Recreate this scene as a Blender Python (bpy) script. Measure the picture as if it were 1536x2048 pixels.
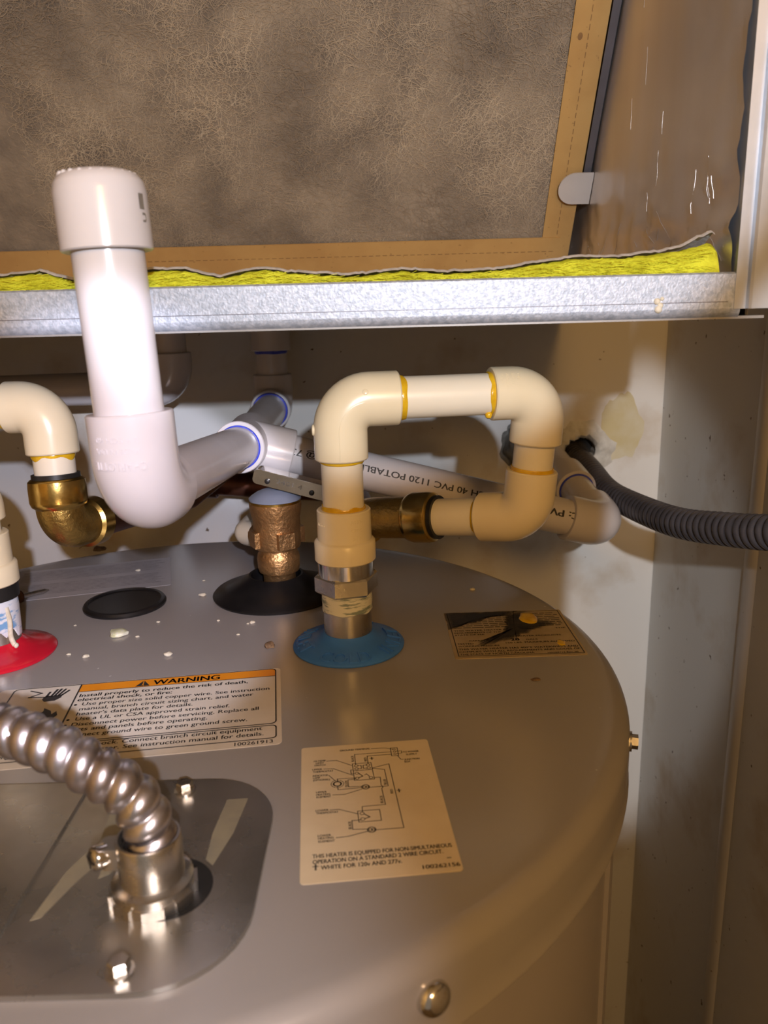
import bpy, bmesh, math, random
from mathutils import Vector, Matrix, noise

random.seed(7)
for o in list(bpy.data.objects):
    bpy.data.objects.remove(o)
SC = bpy.context.scene
COL = SC.collection
ZT = 0.740                     # height of the heater's lid above the floor, metres
H = 183.0                      # lens height above the lid, mm

def P(x, y, z):                # millimetres about the lid -> metres in the world
    return Vector((x * .001, y * .001, z * .001 + ZT))

# ------------------------------------------------------------------ camera
def make_camera():
    p, r = math.radians(14.5), math.radians(1.5)
    fw = Vector((0, math.cos(p), -math.sin(p)))
    rt = Vector((1, 0, 0)); up = rt.cross(fw)
    rt2 = rt * math.cos(r) - up * math.sin(r)
    up2 = rt2.cross(fw)
    cd = bpy.data.cameras.new('camera'); co = bpy.data.objects.new('camera', cd)
    COL.objects.link(co)
    m = Matrix((rt2, up2, -fw)).transposed().to_4x4()
    m.translation = P(0, 0, H)
    co.matrix_world = m
    cd.sensor_fit = 'HORIZONTAL'; cd.sensor_width = 36.0
    cd.lens = 1580 / 1536 * 36.0
    cd.clip_start = 0.01; cd.clip_end = 20
    cd.dof.use_dof = True; cd.dof.focus_distance = 0.445; cd.dof.aperture_fstop = 20.0
    SC.camera = co
make_camera()

# ------------------------------------------------------------------ world, lamps, exposure
def make_light():
    w = bpy.data.worlds.new('world'); SC.world = w; w.use_nodes = True
    b = w.node_tree.nodes['Background']
    b.inputs[0].default_value = (1.0, .78, .56, 1); b.inputs[1].default_value = .22
    vs = SC.view_settings
    vs.view_transform = 'Standard'; vs.look = 'None'; vs.gamma = 1; vs.exposure = 0
    vs.use_curve_mapping = False
make_light()

LAMP = P(72, -230, 288)        # the head torch, above and behind the lens
def torch(name, target, edge, watts, blend, color, sx=1.0):
    d = bpy.data.lights.new(name, 'SPOT'); o = bpy.data.objects.new(name, d); COL.objects.link(o)
    t = (P(*target) - LAMP).normalized(); e = (P(*edge) - LAMP).normalized()
    d.spot_size = 2 * math.acos(max(-1, min(1, t.dot(e)))); d.spot_blend = blend
    d.energy = watts; d.color = color; d.shadow_soft_size = .006
    o.location = LAMP; o.rotation_euler = t.to_track_quat('-Z', 'Y').to_euler(); o.scale = (sx, 1, 1)
COOL = (.82, .88, 1.0)
torch('torch_beam', (-30, 557, 320), (20, 412, 88), 14, .22, COOL)
torch('added_torch_cone', (-150, 423, 62), (-50, 480, 0), 20, .25, (.78, .80, 1.0))  # cone added to light the left of the lid, leaving its middle dark
torch('added_torch_cone', (226, 640, -60), (226, 640, -330), 17, .4, (.93, .95, 1.0), .28)  # narrowed cone added to brighten the wall corner at right
torch('added_torch_cone', (-95, 175, 0), (25, 175, -20), 11, .9, (.86, .88, 1.0))  # soft cone added to brighten the junction cover and front rim
def bulb(name, loc, watts, color, rad):
    d = bpy.data.lights.new(name, 'POINT'); o = bpy.data.objects.new(name, d); COL.objects.link(o)
    d.energy = watts; d.color = color; d.shadow_soft_size = rad; o.location = P(*loc)
bulb('room_bulb', (230, -620, 520), 21, (1.0, .52, .14), .12)

# ------------------------------------------------------------------ materials
def mat(name, col, rough=.5, metal=0.0, col2=None, nscale=20, ndetail=4, nlo=.4, nhi=.65, bump=0.0, bscale=200,
        coat=0.0, spec=.5, rvar=0.0, stretch=None, specks=None):
    m = bpy.data.materials.new(name); m.use_nodes = True
    nt = m.node_tree; N = nt.nodes; Lk = nt.links
    b = N['Principled BSDF']
    b.inputs['Base Color'].default_value = (*col, 1)
    b.inputs['Roughness'].default_value = rough; b.inputs['Metallic'].default_value = metal
    b.inputs['Coat Weight'].default_value = coat; b.inputs['Specular IOR Level'].default_value = spec
    b.inputs['Coat Roughness'].default_value = .12
    tc = N.new('ShaderNodeTexCoord'); vec = tc.outputs['Object']
    if stretch:
        mp = N.new('ShaderNodeMapping'); mp.inputs['Scale'].default_value = stretch
        Lk.new(vec, mp.inputs['Vector']); vec = mp.outputs['Vector']
    def nz(scale, detail=4, rough_=.55):
        n = N.new('ShaderNodeTexNoise'); n.inputs['Scale'].default_value = scale
        n.inputs['Detail'].default_value = detail; n.inputs['Roughness'].default_value = rough_
        Lk.new(vec, n.inputs['Vector']); return n
    def ramp(src, lo, hi, c1, c2):
        r = N.new('ShaderNodeValToRGB'); r.color_ramp.elements[0].position = lo; r.color_ramp.elements[1].position = hi
        r.color_ramp.elements[0].color = (*c1, 1); r.color_ramp.elements[1].color = (*c2, 1)
        Lk.new(src, r.inputs[0]); return r
    cur = None
    if col2:
        n = nz(nscale, ndetail); r = ramp(n.outputs['Fac'], nlo, nhi, col, col2); cur = r.outputs['Color']
    if specks:
        sc_, th, sc_col = specks
        n = nz(sc_, 2); r = ramp(n.outputs['Fac'], th, th + .03, (0, 0, 0), (1, 1, 1))
        mx = N.new('ShaderNodeMix'); mx.data_type = 'RGBA'
        Lk.new(r.outputs['Color'], mx.inputs[0])
        if cur: Lk.new(cur, mx.inputs[6])
        else: mx.inputs[6].default_value = (*col, 1)
        mx.inputs[7].default_value = (*sc_col, 1); cur = mx.outputs[2]
    if cur: Lk.new(cur, b.inputs['Base Color'])
    if rvar:
        n = nz(nscale * 1.7, 5); mr = N.new('ShaderNodeMapRange')
        mr.inputs[1].default_value = .3; mr.inputs[2].default_value = .7
        mr.inputs[3].default_value = max(.02, rough - rvar); mr.inputs[4].default_value = rough + rvar
        Lk.new(n.outputs['Fac'], mr.inputs[0]); Lk.new(mr.outputs[0], b.inputs['Roughness'])
    if bump:
        n = nz(bscale, 3); bp = N.new('ShaderNodeBump'); bp.inputs['Strength'].default_value = bump
        bp.inputs['Distance'].default_value = .0006
        Lk.new(n.outputs['Fac'], bp.inputs['Height']); Lk.new(bp.outputs[0], b.inputs['Normal'])
    return m

M = {
 'wall': mat('painted_wall', (.70, .69, .66), .6, col2=(.44, .33, .20), nscale=9, ndetail=6, nlo=.53, nhi=.76, specks=(120, .725, (.13, .085, .05)), bump=.15, bscale=60),
 'floor': mat('floor', (.20, .16, .12), .7, col2=(.13, .10, .08), nscale=6),
 'ceil': mat('ceiling', (.6, .58, .54), .8, col2=(.5, .48, .44), nscale=4),
 'lid': mat('lid_paint', (.32, .302, .295), .22, col2=(.29, .272, .262), nscale=7, nlo=.3, nhi=.8, rvar=.015, bump=.04, bscale=900, specks=(260, .78, (.55, .53, .50))),
 'jacket': mat('jacket_paint', (.335, .315, .315), .35, col2=(.31, .29, .285), nscale=5),
 'pvc': mat('white_pvc', (.60, .57, .58), .22, col2=(.565, .535, .54), nscale=25, specks=(210, .79, (.35, .28, .2))),
 'cpvc': mat('cream_cpvc', (.80, .72, .52), .27, col2=(.77, .68, .47), nscale=22, specks=(300, .80, (.42, .30, .15))),
 'cpvcpipe': mat('pale_cpvc', (.82, .77, .63), .30, col2=(.79, .73, .58), nscale=18, specks=(300, .80, (.45, .33, .18))),
 'glue': mat('yellow_cement', (.72, .46, .02), .2, col2=(.62, .36, .01), nscale=150, bump=.3, bscale=400),
 'primer': mat('blue_primer', (.03, .05, .48), .3, col2=(.06, .09, .6), nscale=120),
 'ink': mat('black_ink', (.022, .02, .02), .5, col2=(.03, .028, .028), nscale=300),
 'inkgrey': mat('faded_ink', (.16, .14, .12), .6, col2=(.2, .18, .15), nscale=300),
 'brass': mat('cast_brass', (.50, .34, .10), .36, .95, col2=(.36, .24, .07), nscale=60, bump=.9, bscale=500),
 'brassband': mat('smooth_brass', (.66, .46, .14), .24, 1.0, col2=(.55, .37, .10), nscale=90, bump=.1, bscale=800),
 'bronze': mat('cast_bronze', (.56, .34, .15), .40, .9, col2=(.40, .23, .10), nscale=70, bump=1.0, bscale=420),
 'copper': mat('aged_copper', (.20, .075, .045), .42, .75, col2=(.10, .05, .035), nscale=40),
 'steel': mat('zinc_steel', (.60, .58, .55), .30, 1.0, col2=(.45, .43, .40), nscale=40, rvar=.1, bump=.08, bscale=600),
 'chrome': mat('bright_steel', (.72, .70, .68), .14, 1.0, col2=(.62, .60, .58), nscale=60),
 'galv': mat('galvanized', (.50, .55, .64), .52, .45, col2=(.36, .41, .49), nscale=420, ndetail=2, nlo=.38, nhi=.62, bump=.35, bscale=900, rvar=.08),
 'flange': mat('zinc_flange', (.50, .53, .58), .40, .7, col2=(.42, .45, .49), nscale=30),
 'plate': mat('junction_cover', (.47, .45, .42), .30, .9, col2=(.34, .325, .285), nscale=22, nlo=.35, nhi=.7, rvar=.08, bump=.06, bscale=700, specks=(170, .76, (.12, .11, .09))),
 'tape': mat('adhesive_residue', (.42, .38, .27), .45, .5, col2=(.36, .33, .25), nscale=90),
 'conduit': mat('steel_conduit', (.60, .58, .62), .32, 1.0, col2=(.44, .39, .39), nscale=45, rvar=.08),
 'darkconduit': mat('grey_conduit', (.085, .08, .09), .35, .35, col2=(.055, .05, .055), nscale=30),
 'rubber': mat('black_rubber', (.006, .006, .007), .33, col2=(.012, .011, .011), nscale=50, specks=(160, .80, (.22, .21, .2))),
 'blackring': mat('black_ring', (.01, .01, .01), .4, col2=(.015, .015, .015), nscale=50),
 'blue': mat('blue_flange', (.045, .19, .70), .42, col2=(.04, .165, .62), nscale=60),
 'red': mat('red_flange', (.56, .012, .03), .20, col2=(.48, .01, .028), nscale=40, specks=(240, .79, (.75, .5, .5))),
 'ptape': mat('thread_compound', (.70, .70, .62), .5, col2=(.22, .27, .24), nscale=90, stretch=(1, 1, 6), nlo=.5, nhi=.6),
 'bluepaint': mat('blue_paint_drip', (.72, .77, .85), .4, col2=(.18, .38, .66), nscale=60, nlo=.5, nhi=.56, stretch=(1, 1, 3)),
 'label': mat('sticker_paper', (.70, .60, .43), .42, col2=(.64, .54, .38), nscale=30),
 'warnlabel': mat('warning_paper', (.66, .60, .52), .35, col2=(.60, .54, .45), nscale=30),
 'orange': mat('orange_band', (.78, .28, .012), .4, col2=(.72, .25, .01), nscale=40),
 'foilplate': mat('data_plate', (.50, .39, .23), .34, .25, col2=(.40, .30, .16), nscale=40),
 'scorch': mat('scorch', (.012, .010, .008), .5, col2=(.035, .026, .016), nscale=160, nlo=.45, nhi=.7),
 'ghost': mat('faded_sticker', (.40, .385, .40), .4, col2=(.36, .345, .355), nscale=30),
 'ghostprint': mat('faded_print', (.24, .225, .23), .5, col2=(.33, .31, .32), nscale=160, nlo=.4, nhi=.6),
 'media': mat('filter_media', (.30, .25, .185), .95, col2=(.13, .11, .09), nscale=26, ndetail=8, nlo=.36, nhi=.72, bump=1.0, bscale=330, spec=.1),
 'fiber': mat('filter_fiber', (.56, .47, .34), .9, col2=(.27, .22, .16), nscale=14, nlo=.38, nhi=.62, spec=.1),
 'card': mat('cardboard', (.46, .29, .105), .75, col2=(.40, .24, .085), nscale=25, specks=(330, .70, (.30, .18, .07)), spec=.2),
 'carddark': mat('cardboard_perforation', (.25, .14, .05), .8, col2=(.2, .11, .04), nscale=60),
 'foil': mat('foil_liner', (.78, .73, .69), .34, .78, col2=(.64, .58, .53), nscale=9, bump=.35, bscale=30, rvar=.05, stretch=(1, 1, .2)),
 'foiledge': mat('foil_edge', (.85, .84, .82), .4, .55, col2=(.7, .68, .65), nscale=200, bump=.6, bscale=700),
 'wool': mat('yellow_glass_wool', (.70, .73, .05), .9, col2=(.42, .42, .02), nscale=120, ndetail=6, nlo=.35, nhi=.65, bump=1.0, bscale=700, spec=.1),
 'rail': mat('grey_rail', (.16, .155, .18), .42, .4, col2=(.13, .125, .14), nscale=20),
 'clip': mat('grey_clip', (.50, .47, .44), .45, col2=(.46, .43, .40), nscale=40),
 'crumb': mat('plaster_crumb', (.72, .68, .56), .8, col2=(.6, .55, .42), nscale=400),
 'browncrumb': mat('brown_crumb', (.13, .075, .04), .8, col2=(.25, .16, .08), nscale=400),
 'wad': mat('wax_wad', (.66, .68, .42), .4, col2=(.75, .75, .62), nscale=300),
 'rust': mat('rusty_head', (.09, .04, .025), .7, .3, col2=(.05, .025, .018), nscale=300),
 'sleeve': mat('grey_sleeve', (.24, .24, .22), .7, col2=(.10, .10, .09), nscale=60, bump=.8, bscale=120),
 'cement': mat('wall_filler', (.66, .65, .60), .8, col2=(.45, .43, .38), nscale=60, bump=1.0, bscale=160),
 'cavitydark': mat('cavity_dark_sheet', (.02, .018, .015), .9, col2=(.03, .025, .02), nscale=20),
 'capgrey': mat('grey_valve_cap', (.23, .27, .36), .35, col2=(.20, .235, .31), nscale=30),
 'stain': mat('yellow_stain', (.55, .47, .26), .7, col2=(.62, .57, .42), nscale=30),
 'trim': mat('white_batten', (.60, .58, .56), .45, col2=(.58, .55, .52), nscale=14, specks=(95, .74, (.2, .14, .1))),
 'dark_metal': mat('cabinet_metal', (.30, .29, .28), .5, .6, col2=(.25, .24, .23), nscale=10),
}

def soot_alpha(m):
    nt = m.node_tree; b = nt.nodes['Principled BSDF']
    a = nt.nodes.new('ShaderNodeAttribute'); a.attribute_name = 'soot'
    n = nt.nodes.new('ShaderNodeTexNoise'); n.inputs['Scale'].default_value = 130; n.inputs['Detail'].default_value = 6
    ad = nt.nodes.new('ShaderNodeMath'); ad.operation = 'MULTIPLY_ADD'; ad.inputs[1].default_value = 1.5; ad.inputs[2].default_value = -.75
    su = nt.nodes.new('ShaderNodeMath'); su.operation = 'ADD'; su.use_clamp = True
    mu = nt.nodes.new('ShaderNodeMath'); mu.operation = 'MULTIPLY'; mu.use_clamp = True; mu.inputs[1].default_value = .96
    nt.links.new(n.outputs['Fac'], ad.inputs[0]); nt.links.new(ad.outputs[0], su.inputs[0]); nt.links.new(a.outputs['Fac'], su.inputs[1])
    m2 = nt.nodes.new('ShaderNodeMath'); m2.operation = 'MULTIPLY'; nt.links.new(su.outputs[0], m2.inputs[0])
    m3 = nt.nodes.new('ShaderNodeMath'); m3.operation = 'MULTIPLY'; m3.use_clamp = True; m3.inputs[1].default_value = 3
    nt.links.new(a.outputs['Fac'], m3.inputs[0]); nt.links.new(m3.outputs[0], m2.inputs[1])
    nt.links.new(m2.outputs[0], mu.inputs[0]); nt.links.new(mu.outputs[0], b.inputs['Alpha'])
soot_alpha(M['scorch'])

# ------------------------------------------------------------------ object helpers
def root(name, label, cat, loc, group=None):
    o = bpy.data.objects.new(name, None); COL.objects.link(o); o.empty_display_size = .01
    o.location = P(*loc); o['label'] = label; o['category'] = cat
    if group: o['group'] = group
    return o

def tag(o, label, cat, group=None):
    o['label'] = label; o['category'] = cat
    if group: o['group'] = group
    return o

def world_loc(o):
    v = Vector((0, 0, 0))
    while o is not None:
        v = v + o.location; o = o.parent
    return v

def link(name, V, F, m, parent=None, smooth=None, origin=None, label=None, kind=None, fmats=None):
    """V: world points in metres. One mesh object; its origin sits at `origin` (mm) or at the parent's."""
    base = world_loc(parent) if parent is not None else (P(*origin) if origin else Vector((0, 0, 0)))
    org = P(*origin) if origin else base
    me = bpy.data.meshes.new(name)
    me.from_pydata([tuple(Vector(v) - org) for v in V], [], F)
    mats = m if isinstance(m, (list, tuple)) else [m]
    for k in mats: me.materials.append(M[k])
    if fmats:
        for p_, i in zip(me.polygons, fmats): p_.material_index = i
    bm = bmesh.new(); bm.from_mesh(me)
    bmesh.ops.recalc_face_normals(bm, faces=bm.faces)
    if smooth is not None:
        for f in bm.faces: f.smooth = True
        th = math.radians(smooth)
        for e in bm.edges:
            if len(e.link_faces) == 2 and e.calc_face_angle(0) > th: e.smooth = False
    bm.to_mesh(me); bm.free()
    o = bpy.data.objects.new(name, me); COL.objects.link(o)
    if parent is not None: o.parent = parent
    o.location = org - base if parent is not None else org
    if label: o['label'] = label
    if kind: o['kind'] = kind
    return o

class MB:
    """collects geometry in mm"""
    def __init__(s): s.V = []; s.F = []
    def add(s, V, F):
        n = len(s.V); s.V += [Vector(v) for v in V]; s.F += [tuple(i + n for i in f) for f in F]; return s
    def box(s, a, b):
        (x0, y0, z0), (x1, y1, z1) = a, b
        return s.add([(x0, y0, z0), (x1, y0, z0), (x1, y1, z0), (x0, y1, z0), (x0, y0, z1), (x1, y0, z1), (x1, y1, z1), (x0, y1, z1)],
                     [(0, 3, 2, 1), (4, 5, 6, 7), (0, 1, 5, 4), (1, 2, 6, 5), (2, 3, 7, 6), (3, 0, 4, 7)])
    def tube(s, pts, rad, seg=32, cap=True, shape=None, caps_only_end=False):
        pts = [Vector(p) for p in pts]; n = len(pts)
        R = rad if isinstance(rad, (list, tuple)) else [rad] * n
        tang = []
        for i in range(n):
            t = pts[min(i + 1, n - 1)] - pts[max(i - 1, 0)]
            if t.length < 1e-6: t = tang[-1] if tang else Vector((0, 0, 1))
            tang.append(t.normalized())
        ref = Vector((0, 0, 1)) if abs(tang[0].z) < .9 else Vector((1, 0, 0))
        u = (ref - tang[0] * ref.dot(tang[0])).normalized()
        V = []; dist = 0
        for i in range(n):
            if i: dist += (pts[i] - pts[i - 1]).length
            u = (u - tang[i] * u.dot(tang[i])).normalized(); w = tang[i].cross(u)
            for k in range(seg):
                a = 2 * math.pi * k / seg
                r = R[i] if shape is None else R[i] + shape(dist, a)
                V.append(pts[i] + (u * math.cos(a) + w * math.sin(a)) * r)
        F = []
        for i in range(n - 1):
            for k in range(seg):
                k2 = (k + 1) % seg
                F.append((i * seg + k, i * seg + k2, (i + 1) * seg + k2, (i + 1) * seg + k))
        if cap:
            F.append(tuple(range(seg - 1, -1, -1))); F.append(tuple((n - 1) * seg + k for k in range(seg)))
        return s.add(V, F)
    def lathe(s, prof, c, axis=(0, 0, 1), seg=48, rot=0.0):
        """prof: (radius, height) pairs"""
        c = Vector(c); ax = Vector(axis).normalized()
        ref = Vector((1, 0, 0)) if abs(ax.x) < .9 else Vector((0, 1, 0))
        u = (ref - ax * ref.dot(ax)).normalized(); w = ax.cross(u)
        V = []; rings = []
        for r, h in prof:
            if r < 1e-6:
                rings.append([len(V)]); V.append(c + ax * h)
            else:
                rings.append(list(range(len(V), len(V) + seg)))
                for k in range(seg):
                    a = rot + 2 * math.pi * k / seg
                    V.append(c + ax * h + (u * math.cos(a) + w * math.sin(a)) * r)
        F = []
        for A, B in zip(rings, rings[1:]):
            for k in range(seg):
                k2 = (k + 1) % seg
                if len(A) == 1 and len(B) == 1: continue
                if len(A) == 1: F.append((A[0], B[k2], B[k]))
                elif len(B) == 1: F.append((A[k], A[k2], B[0]))
                else: F.append((A[k], A[k2], B[k2], B[k]))
        return s.add(V, F)
    def prism(s, poly, z0, z1, tf=None):
        n = len(poly)
        V = [(x, y, z0) for x, y in poly] + [(x, y, z1) for x, y in poly]
        if tf: V = [tf(*v) for v in V]
        F = [tuple(range(n - 1, -1, -1)), tuple(range(n, 2 * n))] + [(i, (i + 1) % n, n + (i + 1) % n, n + i) for i in range(n)]
        return s.add(V, F)
    def build(s, name, m, parent=None, smooth=40, **kw):
        return link(name, [P(*v) for v in s.V], s.F, m, parent, smooth, **kw)

def arc_path(pts, rads, step=8):
    """polyline through pts with each inner corner rounded by rads[i]; step = degrees"""
    pts = [Vector(p) for p in pts]; out = [pts[0]]
    for i in range(1, len(pts) - 1):
        a, b, c = pts[i - 1], pts[i], pts[i + 1]
        d1 = (a - b).normalized(); d2 = (c - b).normalized()
        ang = d1.angle(d2); r = rads[i - 1] if isinstance(rads, (list, tuple)) else rads
        t = r / math.tan(ang / 2)
        cen = b + (d1 + d2).normalized() * (r / math.sin(ang / 2))
        s0 = b + d1 * t - cen; s1 = b + d2 * t - cen
        tot = s0.angle(s1); n = max(4, int(math.degrees(tot) / step))
        ax = s0.cross(s1).normalized()
        for k in range(n + 1):
            out.append(cen + Matrix.Rotation(tot * k / n, 3, ax) @ s0)
    out.append(pts[-1]); return out

def dense(pts, d):
    out = []
    pts = [Vector(p) for p in pts]
    for a, b in zip(pts, pts[1:]):
        n = max(1, int((b - a).length / d))
        for k in range(n): out.append(a.lerp(b, k / n))
    out.append(pts[-1]); return out

def spline(pts, n=14):
    pts = [Vector(p) for p in pts]; q = [pts[0] * 2 - pts[1]] + pts + [pts[-1] * 2 - pts[-2]]
    out = []
    for i in range(1, len(q) - 2):
        a, b, c, d = q[i - 1:i + 3]
        for k in range(n):
            t = k / n
            out.append(.5 * ((2 * b) + (c - a) * t + (2 * a - 5 * b + 4 * c - d) * t * t + (3 * b - a - 3 * c + d) * t ** 3))
    out.append(pts[-1]); return out

_fc = {}
def text2d(body, bold=0.0, fine=False):
    """flat letters: verts (x,y) with size 1, faces"""
    key = (body, bold, fine)
    if key in _fc: return _fc[key]
    cu = bpy.data.curves.new('t', 'FONT'); cu.body = body; cu.size = 1; cu.resolution_u = 3; cu.fill_mode = 'FRONT'
    ob = bpy.data.objects.new('t', cu); COL.objects.link(ob)
    dg = bpy.context.evaluated_depsgraph_get(); ev = ob.evaluated_get(dg); me = ev.to_mesh()
    bm = bmesh.new(); bm.from_mesh(me)
    for lim in (.45, .24, .13) if fine else ():
        ed = [e for e in bm.edges if e.calc_length() > lim]
        if ed: bmesh.ops.subdivide_edges(bm, edges=ed, cuts=1, use_grid_fill=True)
        bmesh.ops.triangulate(bm, faces=[f for f in bm.faces if len(f.verts) > 3])
    bm.verts.index_update()
    V = [(v.co.x, v.co.y) for v in bm.verts]; F = [tuple(v.index for v in f.verts) for f in bm.faces]; bm.free()
    ev.to_mesh_clear(); bpy.data.objects.remove(ob); bpy.data.curves.remove(cu)
    if not V: V = [(0, 0), (1, 0), (0, 1)]; F = []
    if bold > 0 and F:                     # heavier face: the same letters laid again a hair to each side
        n = len(V); W = V; V = [(x - bold, y) for x, y in W] + [(x + bold, y) for x, y in W] + [(x, y + bold * .6) for x, y in W]
        F = F + [tuple(i + n for i in f) for f in F] + [tuple(i + 2 * n for i in f) for f in F]
    x0 = min(v[0] for v in V); x1 = max(v[0] for v in V)
    _fc[key] = ([((v[0] - x0) / (x1 - x0), v[1]) for v in V], F, x1 - x0)
    return _fc[key]

def put_text(mb, body, fn, width=None, size=4.0, bold=0.0, fine=False):
    """fn(u, v) -> point in mm; u runs 0..width, v is the height above the baseline"""
    V, F, w = text2d(body, bold, fine)
    if width is None: width = w * size
    mb.add([fn(x * width, y * size) for x, y in V], F)

def emboss(mb, body, fn, width, size, depth, bold=.01):
    """raised letters; fn(u, v, h)"""
    V, F, w = text2d(body, bold, True); n = len(V)
    VV = [fn(x * width, y * size, depth) for x, y in V] + [fn(x * width, y * size, -.15) for x, y in V]
    FF = list(F); cnt = {}
    for f in F:
        for a, b in zip(f, f[1:] + f[:1]):
            k = (min(a, b), max(a, b)); cnt.setdefault(k, []).append((a, b))
    for k, l in cnt.items():
        if len(l) == 1:
            a, b = l[0]; FF.append((b, a, a + n, b + n))
    mb.add(VV, FF)

def rrect(x0, x1, y0, y1, r, n=7):
    rs = r if isinstance(r, (list, tuple)) else [r] * 4     # order: (x1,y1), (x0,y1), (x0,y0), (x1,y0)
    out = []
    for (cx, cy, a0), rr in zip([(x1, y1, 0), (x0, y1, 90), (x0, y0, 180), (x1, y0, 270)], rs):
        if rr <= 0: out.append((cx, cy)); continue
        ox = cx - rr if a0 in (0, 270) else cx + rr; oy = cy - rr if a0 in (0, 90) else cy + rr
        for k in range(n + 1):
            a = math.radians(a0 + 90 * k / n); out.append((ox + rr * math.cos(a), oy + rr * math.sin(a)))
    return out

# ================================================================== THE ROOM
XR, YB, XL, YF, ZF, ZC = 264, 740, -560, -900, -740, 1600
def structure(name, mb, m, **kw):
    o = mb.build(name, m, **kw); o['kind'] = 'structure'; return o
structure('floor', MB().box((XL - 20, YF, ZF - 20), (XR + 20, YB + 20, ZF)), 'floor')
structure('ceiling', MB().box((XL - 20, YF, ZC), (XR + 20, YB + 20, ZC + 20)), 'ceil')
structure('wall_left', MB().box((XL - 20, YF, ZF), (XL, YB + 20, ZC)), 'wall')
structure('wall_right', MB().box((XR, YF, ZF), (XR + 20, YB + 20, ZC)), 'wall')
# back wall with a ragged hole where the conduit comes through
HX, HZ = 188, 47
def back_wall():
    mb = MB(); n = 32
    rnd = random.Random(3)
    sq = []; ci = []
    for k in range(n):
        a = 2 * math.pi * k / n + math.pi / 4
        c, s_ = math.cos(a), math.sin(a); t = 60 / max(abs(c), abs(s_))
        sq.append((HX + c * t, HZ + s_ * t))
        r = 15 + rnd.uniform(-2.2, 2.2); ci.append((HX + c * r, HZ + s_ * r * .85))
    V = [(x, YB, z) for x, z in sq] + [(x, YB, z) for x, z in ci] + [(x, YB + 19, z) for x, z in ci]
    F = []
    for k in range(n):
        k2 = (k + 1) % n
        F += [(k, k2, n + k2, n + k), (n + k, n + k2, 2 * n + k2, 2 * n + k)]
    mb.add(V, F)
    x0, x1, z0, z1 = HX - 60, HX + 60, HZ - 60, HZ + 60
    for a, b, c, d in [(XL, x0, ZF, ZC), (x1, XR, ZF, ZC), (x0, x1, ZF, z0), (x0, x1, z1, ZC)]:
        mb.add([(a, YB, c), (b, YB, c), (b, YB, d), (a, YB, d)], [(0, 1, 2, 3)])
    w = structure('wall_back', mb, 'wall', origin=(0, YB, 0))
    MB().box((XL, YB + 19, ZF), (XR, YB + 24, ZC)).build('cavity_dark_sheet', 'cavitydark', w)  # near-black sheet: the shade inside the hole is put into its colour
    # torn plaster lip around the hole
    rnd = random.Random(11); V = []; F = []; n = 30
    prof = [(1.0, .5), (1.1, -5.0), (1.35, -8.5), (1.75, -5.5), (2.15, -1.8), (2.5, .6)]
    for k in range(n):
        a = 2 * math.pi * k / n; j = rnd.uniform(.8, 1.25); lift = .35 + .75 * max(0, math.sin(a * .5 + .2))
        for r, d in prof:
            V.append((HX + math.cos(a) * 14.5 * (r if r < 1.05 else r * j ** .6), YB + d * lift * rnd.uniform(.5, 1.4) if d < 0 else YB + d, HZ + math.sin(a) * 12.5 * (r if r < 1.05 else r * j)))
    m_ = len(prof)
    for k in range(n):
        k2 = (k + 1) % n
        for i in range(m_ - 1): F.append((k * m_ + i, k2 * m_ + i, k2 * m_ + i + 1, k * m_ + i + 1))
    MB().add(V, F).build('torn_plaster', 'cement', w, smooth=60, label='torn white plaster lip around the hole')
    # old water stain: a thin tidemark film
    rnd = random.Random(5); poly = []
    for k in range(48):
        a = 2 * math.pi * k / 48
        r = 1 + .28 * noise.noise(Vector((math.cos(a) * 1.6, math.sin(a) * 1.6, 4)))+ .10 * noise.noise(Vector((math.cos(a) * 6, math.sin(a) * 6, 1)))
        poly.append((225 + 19 * r * math.cos(a) , 68 + 34 * r * math.sin(a)))
    MB().prism(poly, 0, .25, lambda x, y, z: (x, YB - z, y)).build('water_stain', 'stain', w, label='yellowish water stain')
back_wall()
def batten():
    mb = MB()
    mb.add([(XR, 532, ZF), (XR - 2, 535, ZF), (XR - 2.6, 541, ZF), (XR - 2, 547, ZF), (XR, 552, ZF),
            (XR, 532, ZC), (XR - 2, 535, ZC), (XR - 2.6, 541, ZC), (XR - 2, 547, ZC), (XR, 552, ZC)],
           [(0, 1, 6, 5), (1, 2, 7, 6), (2, 3, 8, 7), (3, 4, 9, 8), (0, 5, 9, 4), (4, 3, 2, 1, 0), (5, 6, 7, 8, 9)])
    structure('trim_1', mb, 'trim', smooth=50, origin=(XR, 540, ZF))
batten()

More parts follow.
